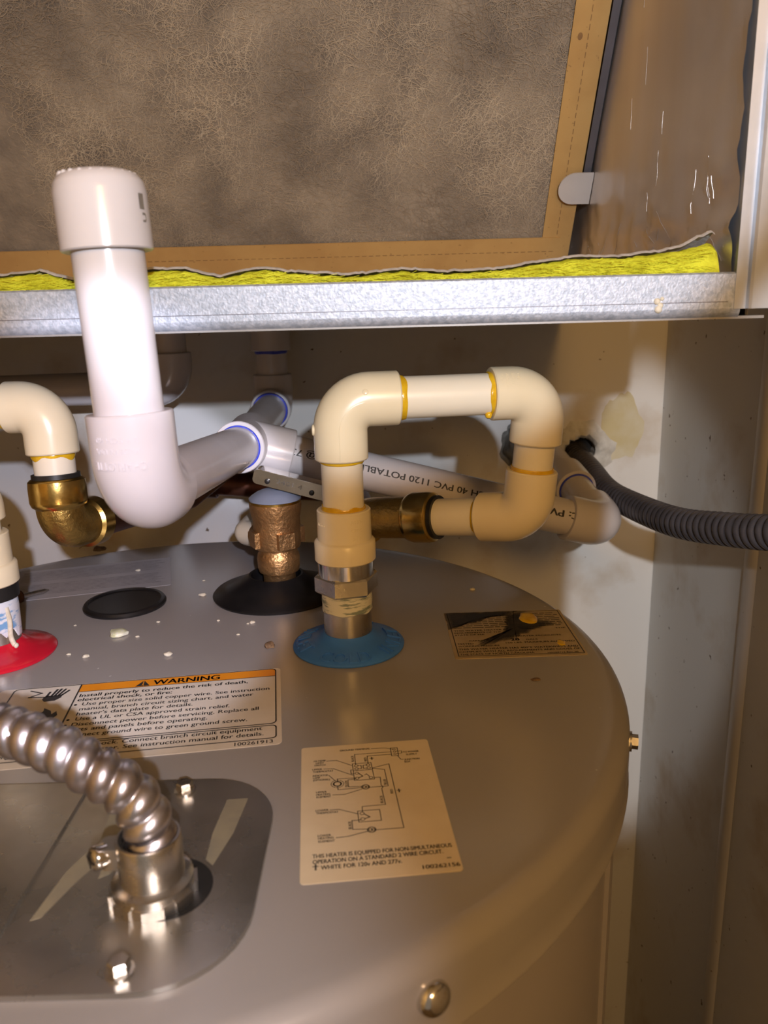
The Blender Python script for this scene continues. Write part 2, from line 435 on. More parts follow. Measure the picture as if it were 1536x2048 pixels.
# ================================================================== WATER HEATER
CX, CY, RH = -120, 391, 239.5
heater = root('water_heater', 'grey-beige round electric water heater with stickers on its lid', 'water heater', (CX, CY, ZF))
def build_heater():
    prof = [(0, 0), (120, 0), (210, 0), (226, 0)]
    for k in range(9):
        a = math.radians(90 - 90 * k / 8); prof.append((RH - 8 + 8 * math.cos(a), -8 + 8 * math.sin(a)))
    prof += [(RH, -20), (RH, -29.4), (RH + .5, -30.2), (RH + .4, -31.2), (RH - .8, -31.8), (RH - 6, -31.6)]
    MB().lathe(prof, (CX, CY, 0), seg=160).build('lid', 'lid', heater, smooth=40)
    MB().lathe([(RH - 7, -26), (RH - 7, -300), (RH - 7, -735), (RH - 11, -740), (0, -740)], (CX, CY, 0), seg=160).build('jacket', 'jacket', heater)
    # overlapping seam of the jacket on its right flank
    V = []; F = []; n = 10
    for i in range(n + 1):
        a = math.radians(-22 + 12 * i / n)
        for r in (RH - 8, RH - 4.4 if 0 < i < n else RH - 5):
            for z in (-33, -736): V.append((CX + r * math.cos(a), CY + r * math.sin(a), z))
    for i in range(n):
        b = i * 4
        F += [(b + 2, b + 6, b + 7, b + 3), (b, b + 4, b + 6, b + 2), (b + 1, b + 3, b + 7, b + 5)]
    F += [(0, 2, 3, 1), (n * 4, n * 4 + 1, n * 4 + 3, n * 4 + 2)]
    MB().add(V, F).build('jacket_seam', 'jacket', heater)
    # rim screws
    def rim_screw(deg, z, dome):
        a = math.radians(deg); d = Vector((math.cos(a), math.sin(a), 0)); c = Vector((CX, CY, z)) + d * (RH - 1)
        if dome: MB().lathe([(5.6, 0), (5.6, 2), (5.2, 3.4), (4.0, 4.6), (2.0, 5.3), (0, 5.5)], c, d, 28).build('screw', 'chrome', heater, label='domed steel rim screw')
        else:
            MB().lathe([(4.6, 0), (4.6, 2.0), (2.9, 2.0)], c, d, 24).lathe([(3.4, 1.9), (3.4, 4.8), (0, 5)], c, d, 6).build('screw', 'steel', heater, smooth=25, label='small hex-head rim screw')
    rim_screw(math.degrees(math.atan2(190 - CY, 10.6 - CX)), -14.5, True)
    rim_screw(-16.0, -13, False)
    for dg in (60, 150, 240): rim_screw(dg, -14.5, True)
    # pipe nipples and coloured flanges
    def flange(name, x, y, m, word):
        f = MB().lathe([(31, .2), (31.2, 1.0), (30.4, 1.9), (24, 3.6), (18, 5.6), (15, 7.8), (13.6, 9.2), (12, 9.2), (12, .3)], (x, y, 0), seg=72).build(name, m, heater, smooth=35)
        if word:
            mb = MB()
            for body, mid, wdeg in word:
                def fn(u, v, h, mid=mid, wdeg=wdeg):
                    a = math.radians(mid - wdeg / 2 + u * wdeg); r = 29.6 - (1 - v) * 0 - (8.2 * (1 - v))
                    r = 21.3 + 8.3 * (1 - v) if False else 29.3 - v * 8.2
                    z = 1.9 + (30.4 - r) * (1.7 / 6.4) if r > 24 else 3.6 + (24 - r) * (2 / 6)
                    return (x + r * math.cos(a), y + r * math.sin(a), z + h)
                emboss(mb, body, fn, 1.0, 1.0 / .73, .75, .0)
            mb.build('raised_lettering', m, f, smooth=None)
        return f
    flange('cold_flange', -21.7, 412, 'blue', [('COLD', 268, 62), ('INLET', 355, 70), ('COLD', 90, 62), ('INLET', 180, 70)])
    flange('hot_flange', -219, 412, 'red', None)
    for x, top in ((-21.7, 36), (-219, 36)):
        n_ = MB().lathe([(13.35, -30), (13.35, 22), (13.0, 24), (12.6, 36), (9, 36), (9, 20), (0, 20)], (x, 412, 0), seg=48).build('nipple', 'steel', heater)
        if x > -100:
            V = []
            mb = MB(); mb.lathe([(13.4, 21.6), (13.9, 22.2), (13.75, 25), (14.0, 28), (13.8, 31), (13.9, 33.5), (13.2, 34)], (x, 412, 0), seg=64)
            rnd = random.Random(2)
            for v in mb.V:
                a = math.atan2(v.y - 412, v.x - x)
                if v.z < 23.5: v.z += 1.6 * noise.noise(Vector((math.cos(a) * 2, math.sin(a) * 2, 3)))
            mb.build('thread_tape', 'ptape', n_, label='ragged white and green thread tape')
        else:
            mb = MB(); mb.lathe([(13.4, 13), (13.9, 14), (14.1, 20), (14.3, 28), (14.1, 34), (13.3, 35)], (x, 412, 0), seg=64)
            for v in mb.V:
                a = math.atan2(v.y - 412, v.x - x)
                if v.z < 15.5: v.z += 9 * noise.noise(Vector((math.cos(a) * 2.5, math.sin(a) * 2.5, 1)))
            mb.build('thread_tape', 'bluepaint', n_, label='white and blue smeared thread compound')
            # white drip running down
            pts = spline([(x + 11.5, 405.3, 30), (x + 12.6, 405.0, 22), (x + 12.2, 404.6, 14), (x + 13.6, 404.2, 9), (x + 16, 403.0, 8.2)], 6)
            MB().tube(pts, [1.4] * (len(pts) - 5) + [1.2, 1.3, 1.5, 1.1, .5], 10).build('paint_drip', 'crumb', n_, label='white drip')
    # black rubber parts
    MB().lathe([(42, .2), (42.3, 1.2), (41, 2.6), (32, 5.5), (24, 9), (19.5, 12.5), (18, 13.6), (16.6, 13.4), (16, 11), (16, .3)], (-73, 500, 0), seg=72).build('relief_valve_flange', 'rubber', heater)
    MB().lathe([(26, .2), (26.2, 1.5), (25.2, 2.9), (23, 3.1), (22.4, 2.3), (21, 2.2), (0, 2.2)], (-170, 484, 0), seg=56).build('plug', 'rubber', heater, label='flat black rubber plug')
build_heater()

# ---- junction cover on the lid
def build_cover():
    outline = rrect(-230, -44, 178, 280, [27, 20, 20, 31], 10)
    c = MB().prism(outline, .1, 2.0).build('junction_cover', 'plate', heater, smooth=30, label='galvanized junction box cover plate')
    MB().prism(rrect(-228, -119.5, 181, 278, [.5, 18, 18, .5], 6), 1.9, 3.2).build('cover_step', 'plate', c, smooth=30)
    def hexscrew(x, y, m='steel'):
        MB().lathe([(4.2, 1.9), (4.2, 2.7), (3.0, 2.9)], (x, y, 0), seg=24).lathe([(3.3, 2.6), (3.3, 5.4), (2.8, 6.0), (0, 6.0)], (x, y, 0), seg=6, rot=.4).build('screw', m, c, smooth=25)
    MB().lathe([(0, 2.0), (14.6, 2.0), (14.6, 2.12), (0, 2.12)], (-73.6, 218.6, 0), seg=40).build('knockout_shade', 'blackring', c)  # black disc on the plate, painting the dark of the open knockout
    hexscrew(-80.6, 272.5); hexscrew(-78.6, 185.5); hexscrew(-190, 272.5); hexscrew(-190, 185.5)
    # strips of dried adhesive
    for poly in ([(-63, 266), (-55, 266.5), (-57, 246), (-61, 229), (-64, 232), (-64.5, 246)],
                 [(-106, 262), (-86, 263), (-88, 244), (-95, 226), (-98, 224), (-99, 236), (-105, 222), (-110, 207), (-113, 206), (-110, 228), (-104, 244)]):
        mb = MB().prism(poly, 1.98, 2.06); mb.build('adhesive_residue', 'tape', c, smooth=None, label='dull yellow adhesive residue')
build_cover()

# ---- stickers
def sticker(name, o, ang, x0, x1, y0, y1, r, m, label, z=.25):
    a = math.radians(ang); ca, sa = math.cos(a), math.sin(a)
    def tf(u, v, h=0.0): return (o[0] + u * ca - v * sa, o[1] + u * sa + v * ca, h)
    st = MB().prism(rrect(x0, x1, y0, y1, r, 4), .03, z, tf).build(name, m, heater, smooth=None, label=label)
    return st, tf, z
def stroke(mb, tf, pts, w, z):
    for (a, b), (c, d) in zip(pts, pts[1:]):
        L = math.hypot(c - a, d - b)
        if L < 1e-6: continue
        nx, ny = -(d - b) / L * w / 2, (c - a) / L * w / 2; ex, ey = (c - a) / L * w * .5, (d - b) / L * w * .5
        mb.add([tf(a - ex + nx, b - ey + ny, z), tf(a - ex - nx, b - ey - ny, z), tf(c + ex - nx, d + ey - ny, z), tf(c + ex + nx, d + ey + ny, z)], [(0, 1, 2, 3)])
def ring2(mb, tf, x, y, r, w, z, n=18, ry=None):
    stroke(mb, tf, [(x + r * math.cos(2 * math.pi * k / n), y + (ry or r) * math.sin(2 * math.pi * k / n)) for k in range(n + 1)], w, z)
def fillpoly(mb, tf, pts, z):
    mb.add([tf(a, b, z) for a, b in pts], [tuple(range(len(pts)))])

def warning_label():
    st, tf, z = sticker('warning_label', (-56.8, 381.7), 7.4, -140, .2, -74, 2.1, 2.5, 'warnlabel', 'cream warning sticker with orange band and safety text')
    ob = MB(); fillpoly(ob, tf, [(-100.5, -7), (-2.4, -7), (-2.4, 1.0), (-100.5, 1.0)], z + .06)
    ob.build('orange_band', 'orange', st, smooth=None)
    mb = MB(); zz = z + .12
    def line(body, u0, u1, v, size=4.3, bold=0.0): put_text(mb, body, lambda a, b: tf(u0 + a, v + b, zz), u1 - u0, size, bold)
    fr = rrect(-133, -2.3, -55.8, 1.3, 2.5, 4); stroke(mb, tf, fr + fr[:1], .65, zz)
    fr = rrect(-133, -2.3, -68.6, -57.4, 2, 4); stroke(mb, tf, fr + fr[:1], .65, zz)
    stroke(mb, tf, [(-100.6, 1.2), (-100.6, -55.6)], .8, zz); stroke(mb, tf, [(-100.6, -7), (-2.4, -7)], .5, zz)
    line('WARNING', -64.5, -30.8, -5.6, 7.2, .03)
    # alert triangle with its mark cut out
    fillpoly(mb, tf, [(-73, -6.2), (-70.2, -6.2), (-69.6, -4.0), (-69.6, -.3)], zz); fillpoly(mb, tf, [(-65.8, -6.2), (-68.8, -6.2), (-69.1, -4.0), (-69.1, -.3)], zz)
    fillpoly(mb, tf, [(-70.0, -6.2), (-69.0, -6.2), (-69.0, -5.2), (-70.0, -5.2)], zz)
    line('Install properly to reduce the risk of death,', -98.9, -16.3, -12.7, 4.6, .022)
    line('electrical shock, or fire:', -98.8, -53.5, -17.2, 4.6, .022)
    for b, u0, u1, v in [('Use proper size solid copper wire. See instruction', -95.6, -5.4, -22), ('manual, branch circuit sizing chart, and water', -95.8, -13.2, -27),
                         ("heater's data plate for details.", -96, -42, -31.8), ('Use a UL or CSA approved strain relief.', -95.4, -24.3, -36.7),
                         ('Disconnect power before servicing. Replace all', -96, -10.4, -41.8), ('parts and panels before operating.', -96.6, -34, -46.6),
                         ('Connect ground wire to green ground screw.', -96.7, -15.5, -51.6), ('shock. Connect branch circuit equipment', -82.6, -8.5, -60.9),
                         ('heater. See instruction manual for details.', -82.5, -7.8, -65.6), ('grounding means to', -131, -101, -65.4)]:
        line(b, u0, u1, v, 4.5, .012)
    line('CAUTION:', -131, -113.2, -60.6, 4.5, .022)
    line('100261913', -20.4, -3.7, -72.6, 4.0, .01)
    for v in (-20.8, -35.5, -40.6, -50.4):
        ring2(mb, tf, -98.7, v, .35, .7, zz, 8)
    # hand with shock mark
    stroke(mb, tf, [(-124.5, -1.6), (-118.4, -5.0), (-123.6, -8.6), (-116.2, -9.6)], .9, zz)
    fillpoly(mb, tf, [(-116.2, -9.4), (-114.4, -8.2), (-113.2, -9.0), (-107.6, -8.0), (-107.8, -11.4), (-110, -14.2), (-115, -14.6), (-116.6, -12)], zz)
    for i, (a, b, c, d) in enumerate([(-115.2, -9, -114.6, -4.8), (-112.9, -9, -111.6, -2.4), (-111.2, -8.6, -109.7, -2.2), (-109.5, -8.4, -107.6, -2.6), (-107.9, -8.6, -105.6, -4.2)]):
        stroke(mb, tf, [(a, b), (c, d)], 1.25, zz)
    fillpoly(mb, tf, [(-116, -30), (-112.6, -24.6), (-113, -21.4), (-109.2, -24.6), (-108, -28.2), (-106.4, -25.4), (-105, -29.5), (-107, -34), (-113, -35)], zz)
    mb.build('printed_text', 'ink', st, smooth=None)
warning_label()

def diagram_label():
    st, tf, z = sticker('wiring_diagram_label', (-38.2, 304.4), 5.0, 0, 54.6, -84.0, -.2, 1.4, 'label', 'cream wiring diagram sticker')
    # shape it like the real one: slightly skewed corners are left out
    mb = MB(); zz = z + .1
    def line(body, u0, u1, v, size=1.7, bold=.02, rot=False):
        if rot: put_text(mb, body, lambda a, b: tf(u0 - b, v + a, zz), u1, size, bold)
        else: put_text(mb, body, lambda a, b: tf(u0 + a, v + b, zz), u1 - u0, size, bold)
    def S(*pts, w=.30): stroke(mb, tf, pts, w, zz)
    line('GROUND TERMINAL', 16.3, 29.3, -5.2); S((29.9, -4.9), (35, -4.9), (38.8, -6.4))
    S((37.9, -5.4), (40.8, -5.4), (40.8, -11.6), (37.9, -11.6), (37.9, -5.4))
    for v in (-6.7, -8.5, -10.3): ring2(mb, tf, 39.4, v, .55, .22, zz, 10)
    S((40.0, -8.2), (42.4, -8.2), (42.4, -9.9), (40, -10.2)); line('TO POWER', 42.9, 49.7, -9.9); line('SUPPLY', 44, 48.7, -11.9)
    S((40.4, -11.8), (41.4, -14.6), (42.4, -14.8)); line('JUNCTION', 42.8, 49.2, -15.6); line('BOX', 42.7, 45.2, -17.3)
    S((38, -8.4), (22.4, -8.4), (22.4, -16.2)); S((38, -10.3), (27.6, -10.3), (27.6, -16.2))
    line('BLACK', 21.9, 4.6, -13.8, 1.5, .02, True); line('RED', 27.2, 3.0, -14.2, 1.5, .02, True)
    S((28.6, -12.2), (30.2, -12.2)); S((29.4, -11.5), (29.4, -13.2), w=.45)
    S((21.1, -15.4), (28.8, -15.4), (29.3, -27.4), (21.3, -27.4), (21.1, -15.4)); S((21.2, -20.5), (29, -20.5))
    for u, v in [(22.6, -17), (22.6, -19.2), (27.5, -17), (27.6, -19.2), (22.5, -22.4), (22.4, -26), (28, -26.2)]: ring2(mb, tf, u, v, .75, .26, zz, 10)
    S((23.4, -17), (24.6, -17), (24.6, -19.3), (23.4, -19.3)); S((26.8, -17), (25.4, -17), (25.4, -19.3), (26.8, -19.3))
    S((23.3, -22.6), (24.8, -24.8), (23.2, -25.6), w=.4); S((27.4, -25.2), (26.4, -23.4), (25.6, -24))
    S((21.1, -19.8), (20.2, -19.8), (20.2, -22.6), (21.2, -22.6))
    line('HI-TEMP', 5.2, 10.2, -12); line('LIMIT', 6, 9.4, -13.6); line('SWITCH', 5.4, 10, -15.2); S((10.6, -11.9), (14.6, -11.9), (20.8, -16.5)); 
    line('UPPER', 4.5, 8.6, -18.2); line('THERMOSTAT', 4.7, 13.1, -19.9); S((9.2, -17.6), (13.2, -17.9), (20.8, -23.6))
    line('INDICATOR', 4.7, 10.9, -22.7); line('LAMP', 4.8, 7.6, -24.2); line('(OPTIONAL)', 4.8, 11.5, -25.8); S((11.2, -22.5), (13.6, -26.6))
    ring2(mb, tf, 14.4, -28.8, 1.5, .55, zz, 16)
    for k in range(14):
        a = 2 * math.pi * k / 14; S((14.4 + 2.5 * math.cos(a), -28.8 + 2.5 * math.sin(a)), (14.4 + 2.5 * math.cos(a + .22), -28.8 + 2.5 * math.sin(a + .22)))
    S((14.5, -27), (14.5, -25.4), (22, -25.6)); S((14.5, -30.6), (14.5, -32.8), (24, -32.6)); S((22, -26.4), (18.7, -26.6), (18.7, -31.4), (24, -31.8))
    line('YELLOW', 18.4, 4.6, -31.6, 1.4, .02, True)
    ring2(mb, tf, 25.4, -32.3, 1.5, .35, zz, 14); ring2(mb, tf, 25.0, -32.3, .7, .25, zz, 9); ring2(mb, tf, 26, -32.3, .6, .25, zz, 9)
    line('UPPER', 5.9, 10.1, -34.1); line('HEATING', 5.9, 11.4, -35.7); line('ELEMENT', 6, 11.6, -37.3); S((12.4, -36), (17, -36.2), (23.8, -33.6))
    S((29.3, -19.4), (36.1, -17.3), (37.4, -59.2), (27.3, -59.2)); S((29.0, -19.6), (33.9, -21.2), (34.3, -32.8), (27, -32.8))
    S((29.4, -26.3), (31.7, -26.4), (31.6, -31.8), (32.2, -33.2), (31.6, -34.2), (32.1, -44.6), (23.2, -44.8), (23.1, -48.2))
    line('BLUE', 33.8, 3.8, -31.8, 1.5, .02, True); line('RED', 35.8, 3.0, -38, 1.5, .02, True); line('BLACK', 31.4, 4.8, -43.6, 1.5, .02, True)
    S((37.4, -36.2), (39, -36.2)); S((38.2, -35.4), (38.2, -37.4), w=.45)
    S((21.3, -47.4), (29.6, -47.4), (29.7, -54), (21.4, -54), (21.3, -47.4))
    for v in (-49, -52.4): ring2(mb, tf, 22.9, v, .8, .26, zz, 10)
    S((23.6, -49.3), (25.6, -51.4), (23.8, -52.2), w=.4)
    line('LOWER', 5.6, 10.5, -45.8); line('THERMOSTAT', 5.8, 14.1, -47.4); S((11, -45.4), (14.3, -45.4), (21.2, -49))
    S((22.2, -52.8), (18.9, -52.8), (18.9, -57.9), (24.2, -58.4)); line('BLACK', 18.5, 4.6, -57.6, 1.5, .02, True)
    ring2(mb, tf, 25.7, -58.9, 1.5, .35, zz, 14); ring2(mb, tf, 25.3, -58.9, .7, .25, zz, 9); ring2(mb, tf, 26.3, -58.9, .6, .25, zz, 9)
    line('LOWER', 6.2, 11, -60.6); line('HEATING', 6.3, 11.9, -62.1); line('ELEMENT', 6.4, 12.3, -63.8); S((12.8, -61.8), (17, -61.6), (24.2, -59.6))
    mb.build('diagram_lines', 'ink', st, smooth=None)
    mb = MB()
    line('THIS HEATER IS EQUIPPED FOR NON-SIMULTANEOUS', 4.2, 52.9, -71.8, 2.9, .02); line('OPERATION ON A STANDARD 2 WIRE CIRCUIT.', 4.3, 49.3, -74.7, 2.9, .02)
    line('WHITE FOR 120v AND 277v.', 7.0, 34.6, -77.8, 2.9, .02); line('100262156', 41.2, 54.0, -81.7, 2.7, .02)
    stroke(mb, tf, [(4.4, -76), (6.2, -76)], .35, zz); stroke(mb, tf, [(5.3, -75.2), (5.3, -77.6)], .6, zz); stroke(mb, tf, [(50.3, -77.2), (51.4, -77.2)], .4, zz)
    mb.build('printed_text', 'ink', st, smooth=None)
diagram_label()

def data_label():
    st, tf, z = sticker('data_plate', (35.2, 453.7), 1.0, -.3, 71.3, -64.8, .8, 1.6, 'foilplate', 'gold data plate with black scorch marks')
    mb = MB(); zz = z + .1; rnd = random.Random(9)
    fr = [(1.6, -.6), (69.4, -.6), (69.9, -62.2), (2, -61.8), (1.6, -.6)]; stroke(mb, tf, fr, .5, zz)
    def line(body, u0, u1, v, size=3.0, bold=.012): put_text(mb, body, lambda a, b: tf(u0 + a, v + b, zz), u1 - u0, size, bold)
    v = -4.5
    while v > -25:                              # small print, too fine to read: word-length marks
        u = 4
        while u < 66:
            w = rnd.uniform(2, 6); stroke(mb, tf, [(u, v), (min(u + w, 67.5), v)], .8, zz); u += w + 1.6
        v -= 2.7
    line('THIS WATER HEATER MEETS THE', 3, 46, -28.4, 2.4); line('THE', 62, 68, -28.4, 2.4)
    line('REQUIREMENTS OF THE', 3, 30, -31.6, 2.4); line('STATE OF MA', 3, 20, -34.6, 2.4)
    line('WATER PRODUCTS', 38, 63, -38.4, 2.4); line('CAPACITY', 10, 22, -43, 2.4)
    line('28', 33.4, 38.5, -43.6, 4.6, .04); line('GALS', 42, 48.6, -43.4, 2.4)
    line('TESTED', 3, 12, -47, 2.6); line('150 LBS. MAXIMUM ALLOWED', 30, 68.6, -47.2, 2.6); line('WORKING PRESSURE', 3, 26, -50.2, 2.6)
    line('THIS WATER HEATER HAS 400\u00b0F WATERWAYS AND', 2.8, 68.8, -54.2, 2.9); line('COMPLIES WITH ALL REQUIREMENTS AND CODES OF', 2.8, 68.8, -57.6, 2.9)
    line('THE STATE OF NORTH CAROLINA', 2.9, 43.2, -60.9, 2.9); line('100088713 Rev. 05', 50.3, 67, -61.4, 1.9)
    mb.build('printed_text', 'ink', st, smooth=None)
    def ragged(poly, amp, sd):
        out = []
        for (a, b), (c, e) in zip(poly, poly[1:] + poly[:1]):
            for k in range(8):
                x, y = a + (c - a) * k / 8, b + (e - b) * k / 8
                n1 = noise.noise(Vector((x * .45, y * .45, sd))); n2 = noise.noise(Vector((x * .45, y * .45, sd + 9)))
                out.append((max(.1, min(70, x + amp * n1)), min(.5, y + amp * n2)))
        return out
    for sd, poly in ((1, [(0, .4), (20, .4), (44, .3), (40, -4), (27, -8), (19, -15), (9, -19), (3, -24), (0, -24)]),
                     (2, [(37, -8), (43, -1), (48, -4), (54, -15), (61, -22), (52, -27), (44, -32), (36, -39), (24, -45), (17, -47), (19, -41), (30, -34), (34, -22)])):
        pts = ragged(poly, 2.6, sd); cx = sum(p[0] for p in pts) / len(pts); cy = sum(p[1] for p in pts) / len(pts)
        n = len(pts); K = (0, .35, .6, .8, 1.0, 1.22)
        VV = [tf(cx, cy, z + .16)]; FF = []
        for kk in K[1:]: VV += [tf(max(-.2, min(71.2, cx + (a - cx) * kk)), min(.7, cy + (b - cy) * kk), z + .16) for a, b in pts]
        for k in range(n):
            k2 = (k + 1) % n; FF.append((0, 1 + k, 1 + k2))
            for g in range(len(K) - 2): FF.append((1 + g * n + k, 1 + (g + 1) * n + k, 1 + (g + 1) * n + k2, 1 + g * n + k2))
        so = MB().add(VV, FF).build('scorch_mark', 'scorch', st, smooth=None, label='black scorch mark')
        at = so.data.attributes.new('soot', 'FLOAT', 'POINT')
        for i in range(len(VV)):
            at.data[i].value = 1.0 if i == 0 else (1, .97, .85, .5, 0)[(i - 1) // n]
    for (u, v_, r, sd) in ((49.7, -11.9, 1.0, 1), (60.6, -48.6, .42, 2)):
        V = [tf(u, v_, z + .9 * r)]; n = 20; F = []
        for ring, hh in ((.55, .9), (.9, .6), (1.0, .02)):
            for k in range(n):
                a = 2 * math.pi * k / n; q = 1 + .35 * noise.noise(Vector((math.cos(a) * 1.5, math.sin(a) * 1.5, sd)))
                V.append(tf(u + 5.6 * r * ring * q * math.cos(a), v_ + 9 * r * ring * q * math.sin(a), z + hh * r))
        for k in range(n):
            k2 = (k + 1) % n; F.append((0, 1 + k, 1 + k2))
            for g in range(2): F.append((1 + g * n + k, 1 + (g + 1) * n + k, 1 + (g + 1) * n + k2, 1 + g * n + k2))
        MB().add(V, F).build('cement_drip', 'glue', st, label='dried drip of yellow cement')
data_label()

def faded_label():
    st, tf, z = sticker('faded_label', (-166.5, 584.3), 15.0, -110, 0, -66, 0, 1.5, 'ghost', 'faded grey rectangular sticker', .2)
    mb = MB(); rnd = random.Random(4)
    for v0, v1 in ((-6, -28), (-36, -58)):
        v = v0
        while v > v1:
            u = -103
            while u < -10:
                w = rnd.uniform(3, 8); stroke(mb, tf, [(u, v), (u + w, v)], 1.5, z + .06); u += w + 1.7
            v -= 2.9
    mb.build('printed_text', 'ghostprint', st, smooth=None)
faded_label()

# ================================================================== PIPE FITTINGS
def pipe(parent, pts, r, m, name='pipe', seg=36, label=None):
    return MB().tube(pts, r, seg).build(name, m, parent, label=label)
def fitting(parent, name, path, R, m, seg=44, lip=.7, label=None, body=None):
    """socket fitting swept along a path: a small chamfer and a recessed mouth at both ends; `body` narrows the bend"""
    path = [Vector(p) for p in path]
    a, b = path[0], path[-1]; da = (path[1] - a).normalized(); db = (path[-2] - b).normalized()
    pts = [a + da * 2.2, a, a, a + da * lip] + path[1:-1] + [b + db * lip, b, b, b + db * 2.2]
    n = len(path) - 2
    rr = [R * .80, R * .80, R - lip * .8, R] + [(body if body and 0 < i < n - 1 else R) for i in range(n)] + [R, R - lip * .8, R * .80, R * .80]
    V = []
    mb = MB()
    # tangents of doubled points come out of neighbours; nudge them apart slightly
    for i in (2,): pts[i] = pts[i] + da * .02
    pts[-3] = pts[-3] + db * .02
    mb.tube(pts_fix(pts, da, db), rr, seg, cap=False)
    return mb.build(name, m, parent, smooth=32, label=label)
def pts_fix(p, da, db): return p

def socket_elbow(parent, name, corner, d1, d2, L1, L2, R, m, bend=None, **kw):
    c = Vector(corner); d1 = Vector(d1).normalized(); d2 = Vector(d2).normalized(); bend = bend or R * 1.06
    mid = arc_path([c + d1 * L1, c, c + d2 * L2], bend, 7)
    mb = MB(); q = .7
    n = len(mid)
    pts = [mid[0], mid[0] - d1 * q] + mid[1:-1] + [mid[-1] - d2 * q, mid[-1]]
    rr = [R - q * .8, R] + [R] * (n - 2) + [R, R - q * .8]
    mb.tube(pts, rr, 44)
    # mould seam rib round the bend is left to the material
    return mb.build(name, m, parent, smooth=34, **kw)

def ring_at(parent, name, c, d, r, w, m, wob=0.0, label=None, seed=0):
    d = Vector(d).normalized(); mb = MB()
    mb.lathe([(r - .8, -w / 2), (r + .2, -w / 2), (r + .7, 0), (r + .2, w / 2), (r - .8, w / 2)], c, d, 44)
    if wob:
        cv = Vector(c)
        for v in mb.V:
            rel = v - cv; a = noise.noise(rel.normalized() * 1.7 + Vector((seed, 0, 0)))
            v += d * (wob * a * (1 if rel.dot(d) > -w * .3 else .3))
    return mb.build(name, m, parent, smooth=60, label=label)

def cylinder_text(parent, name, body, p0, axis, up, r, width, size, m, depth=0.0, bold=.01, rot0=0.0):
    """letters wrapped on a cylinder through p0 along `axis`; `up` points from the axis to the middle of the letters"""
    p0 = Vector(p0); ax = Vector(axis).normalized(); up = Vector(up); up = (up - ax * up.dot(ax)).normalized(); side = up.cross(ax)
    mb = MB()
    def fn(u, v, h=0.0):
        a = (v - size * .36) / r + rot0
        return p0 + ax * u + (up * math.cos(a) + side * math.sin(a)) * (r + h)
    if depth: emboss(mb, body, fn, width, size, depth, bold)
    else: put_text(mb, body, lambda u, v: fn(u, v, .12), width, size, bold, True)
    return mb.build(name, m, parent, smooth=None)

RP, RS = 13.35, 16.8          # white PVC pipe and socket
RC, RCS = 11.1, 14.2          # cream CPVC pipe and socket

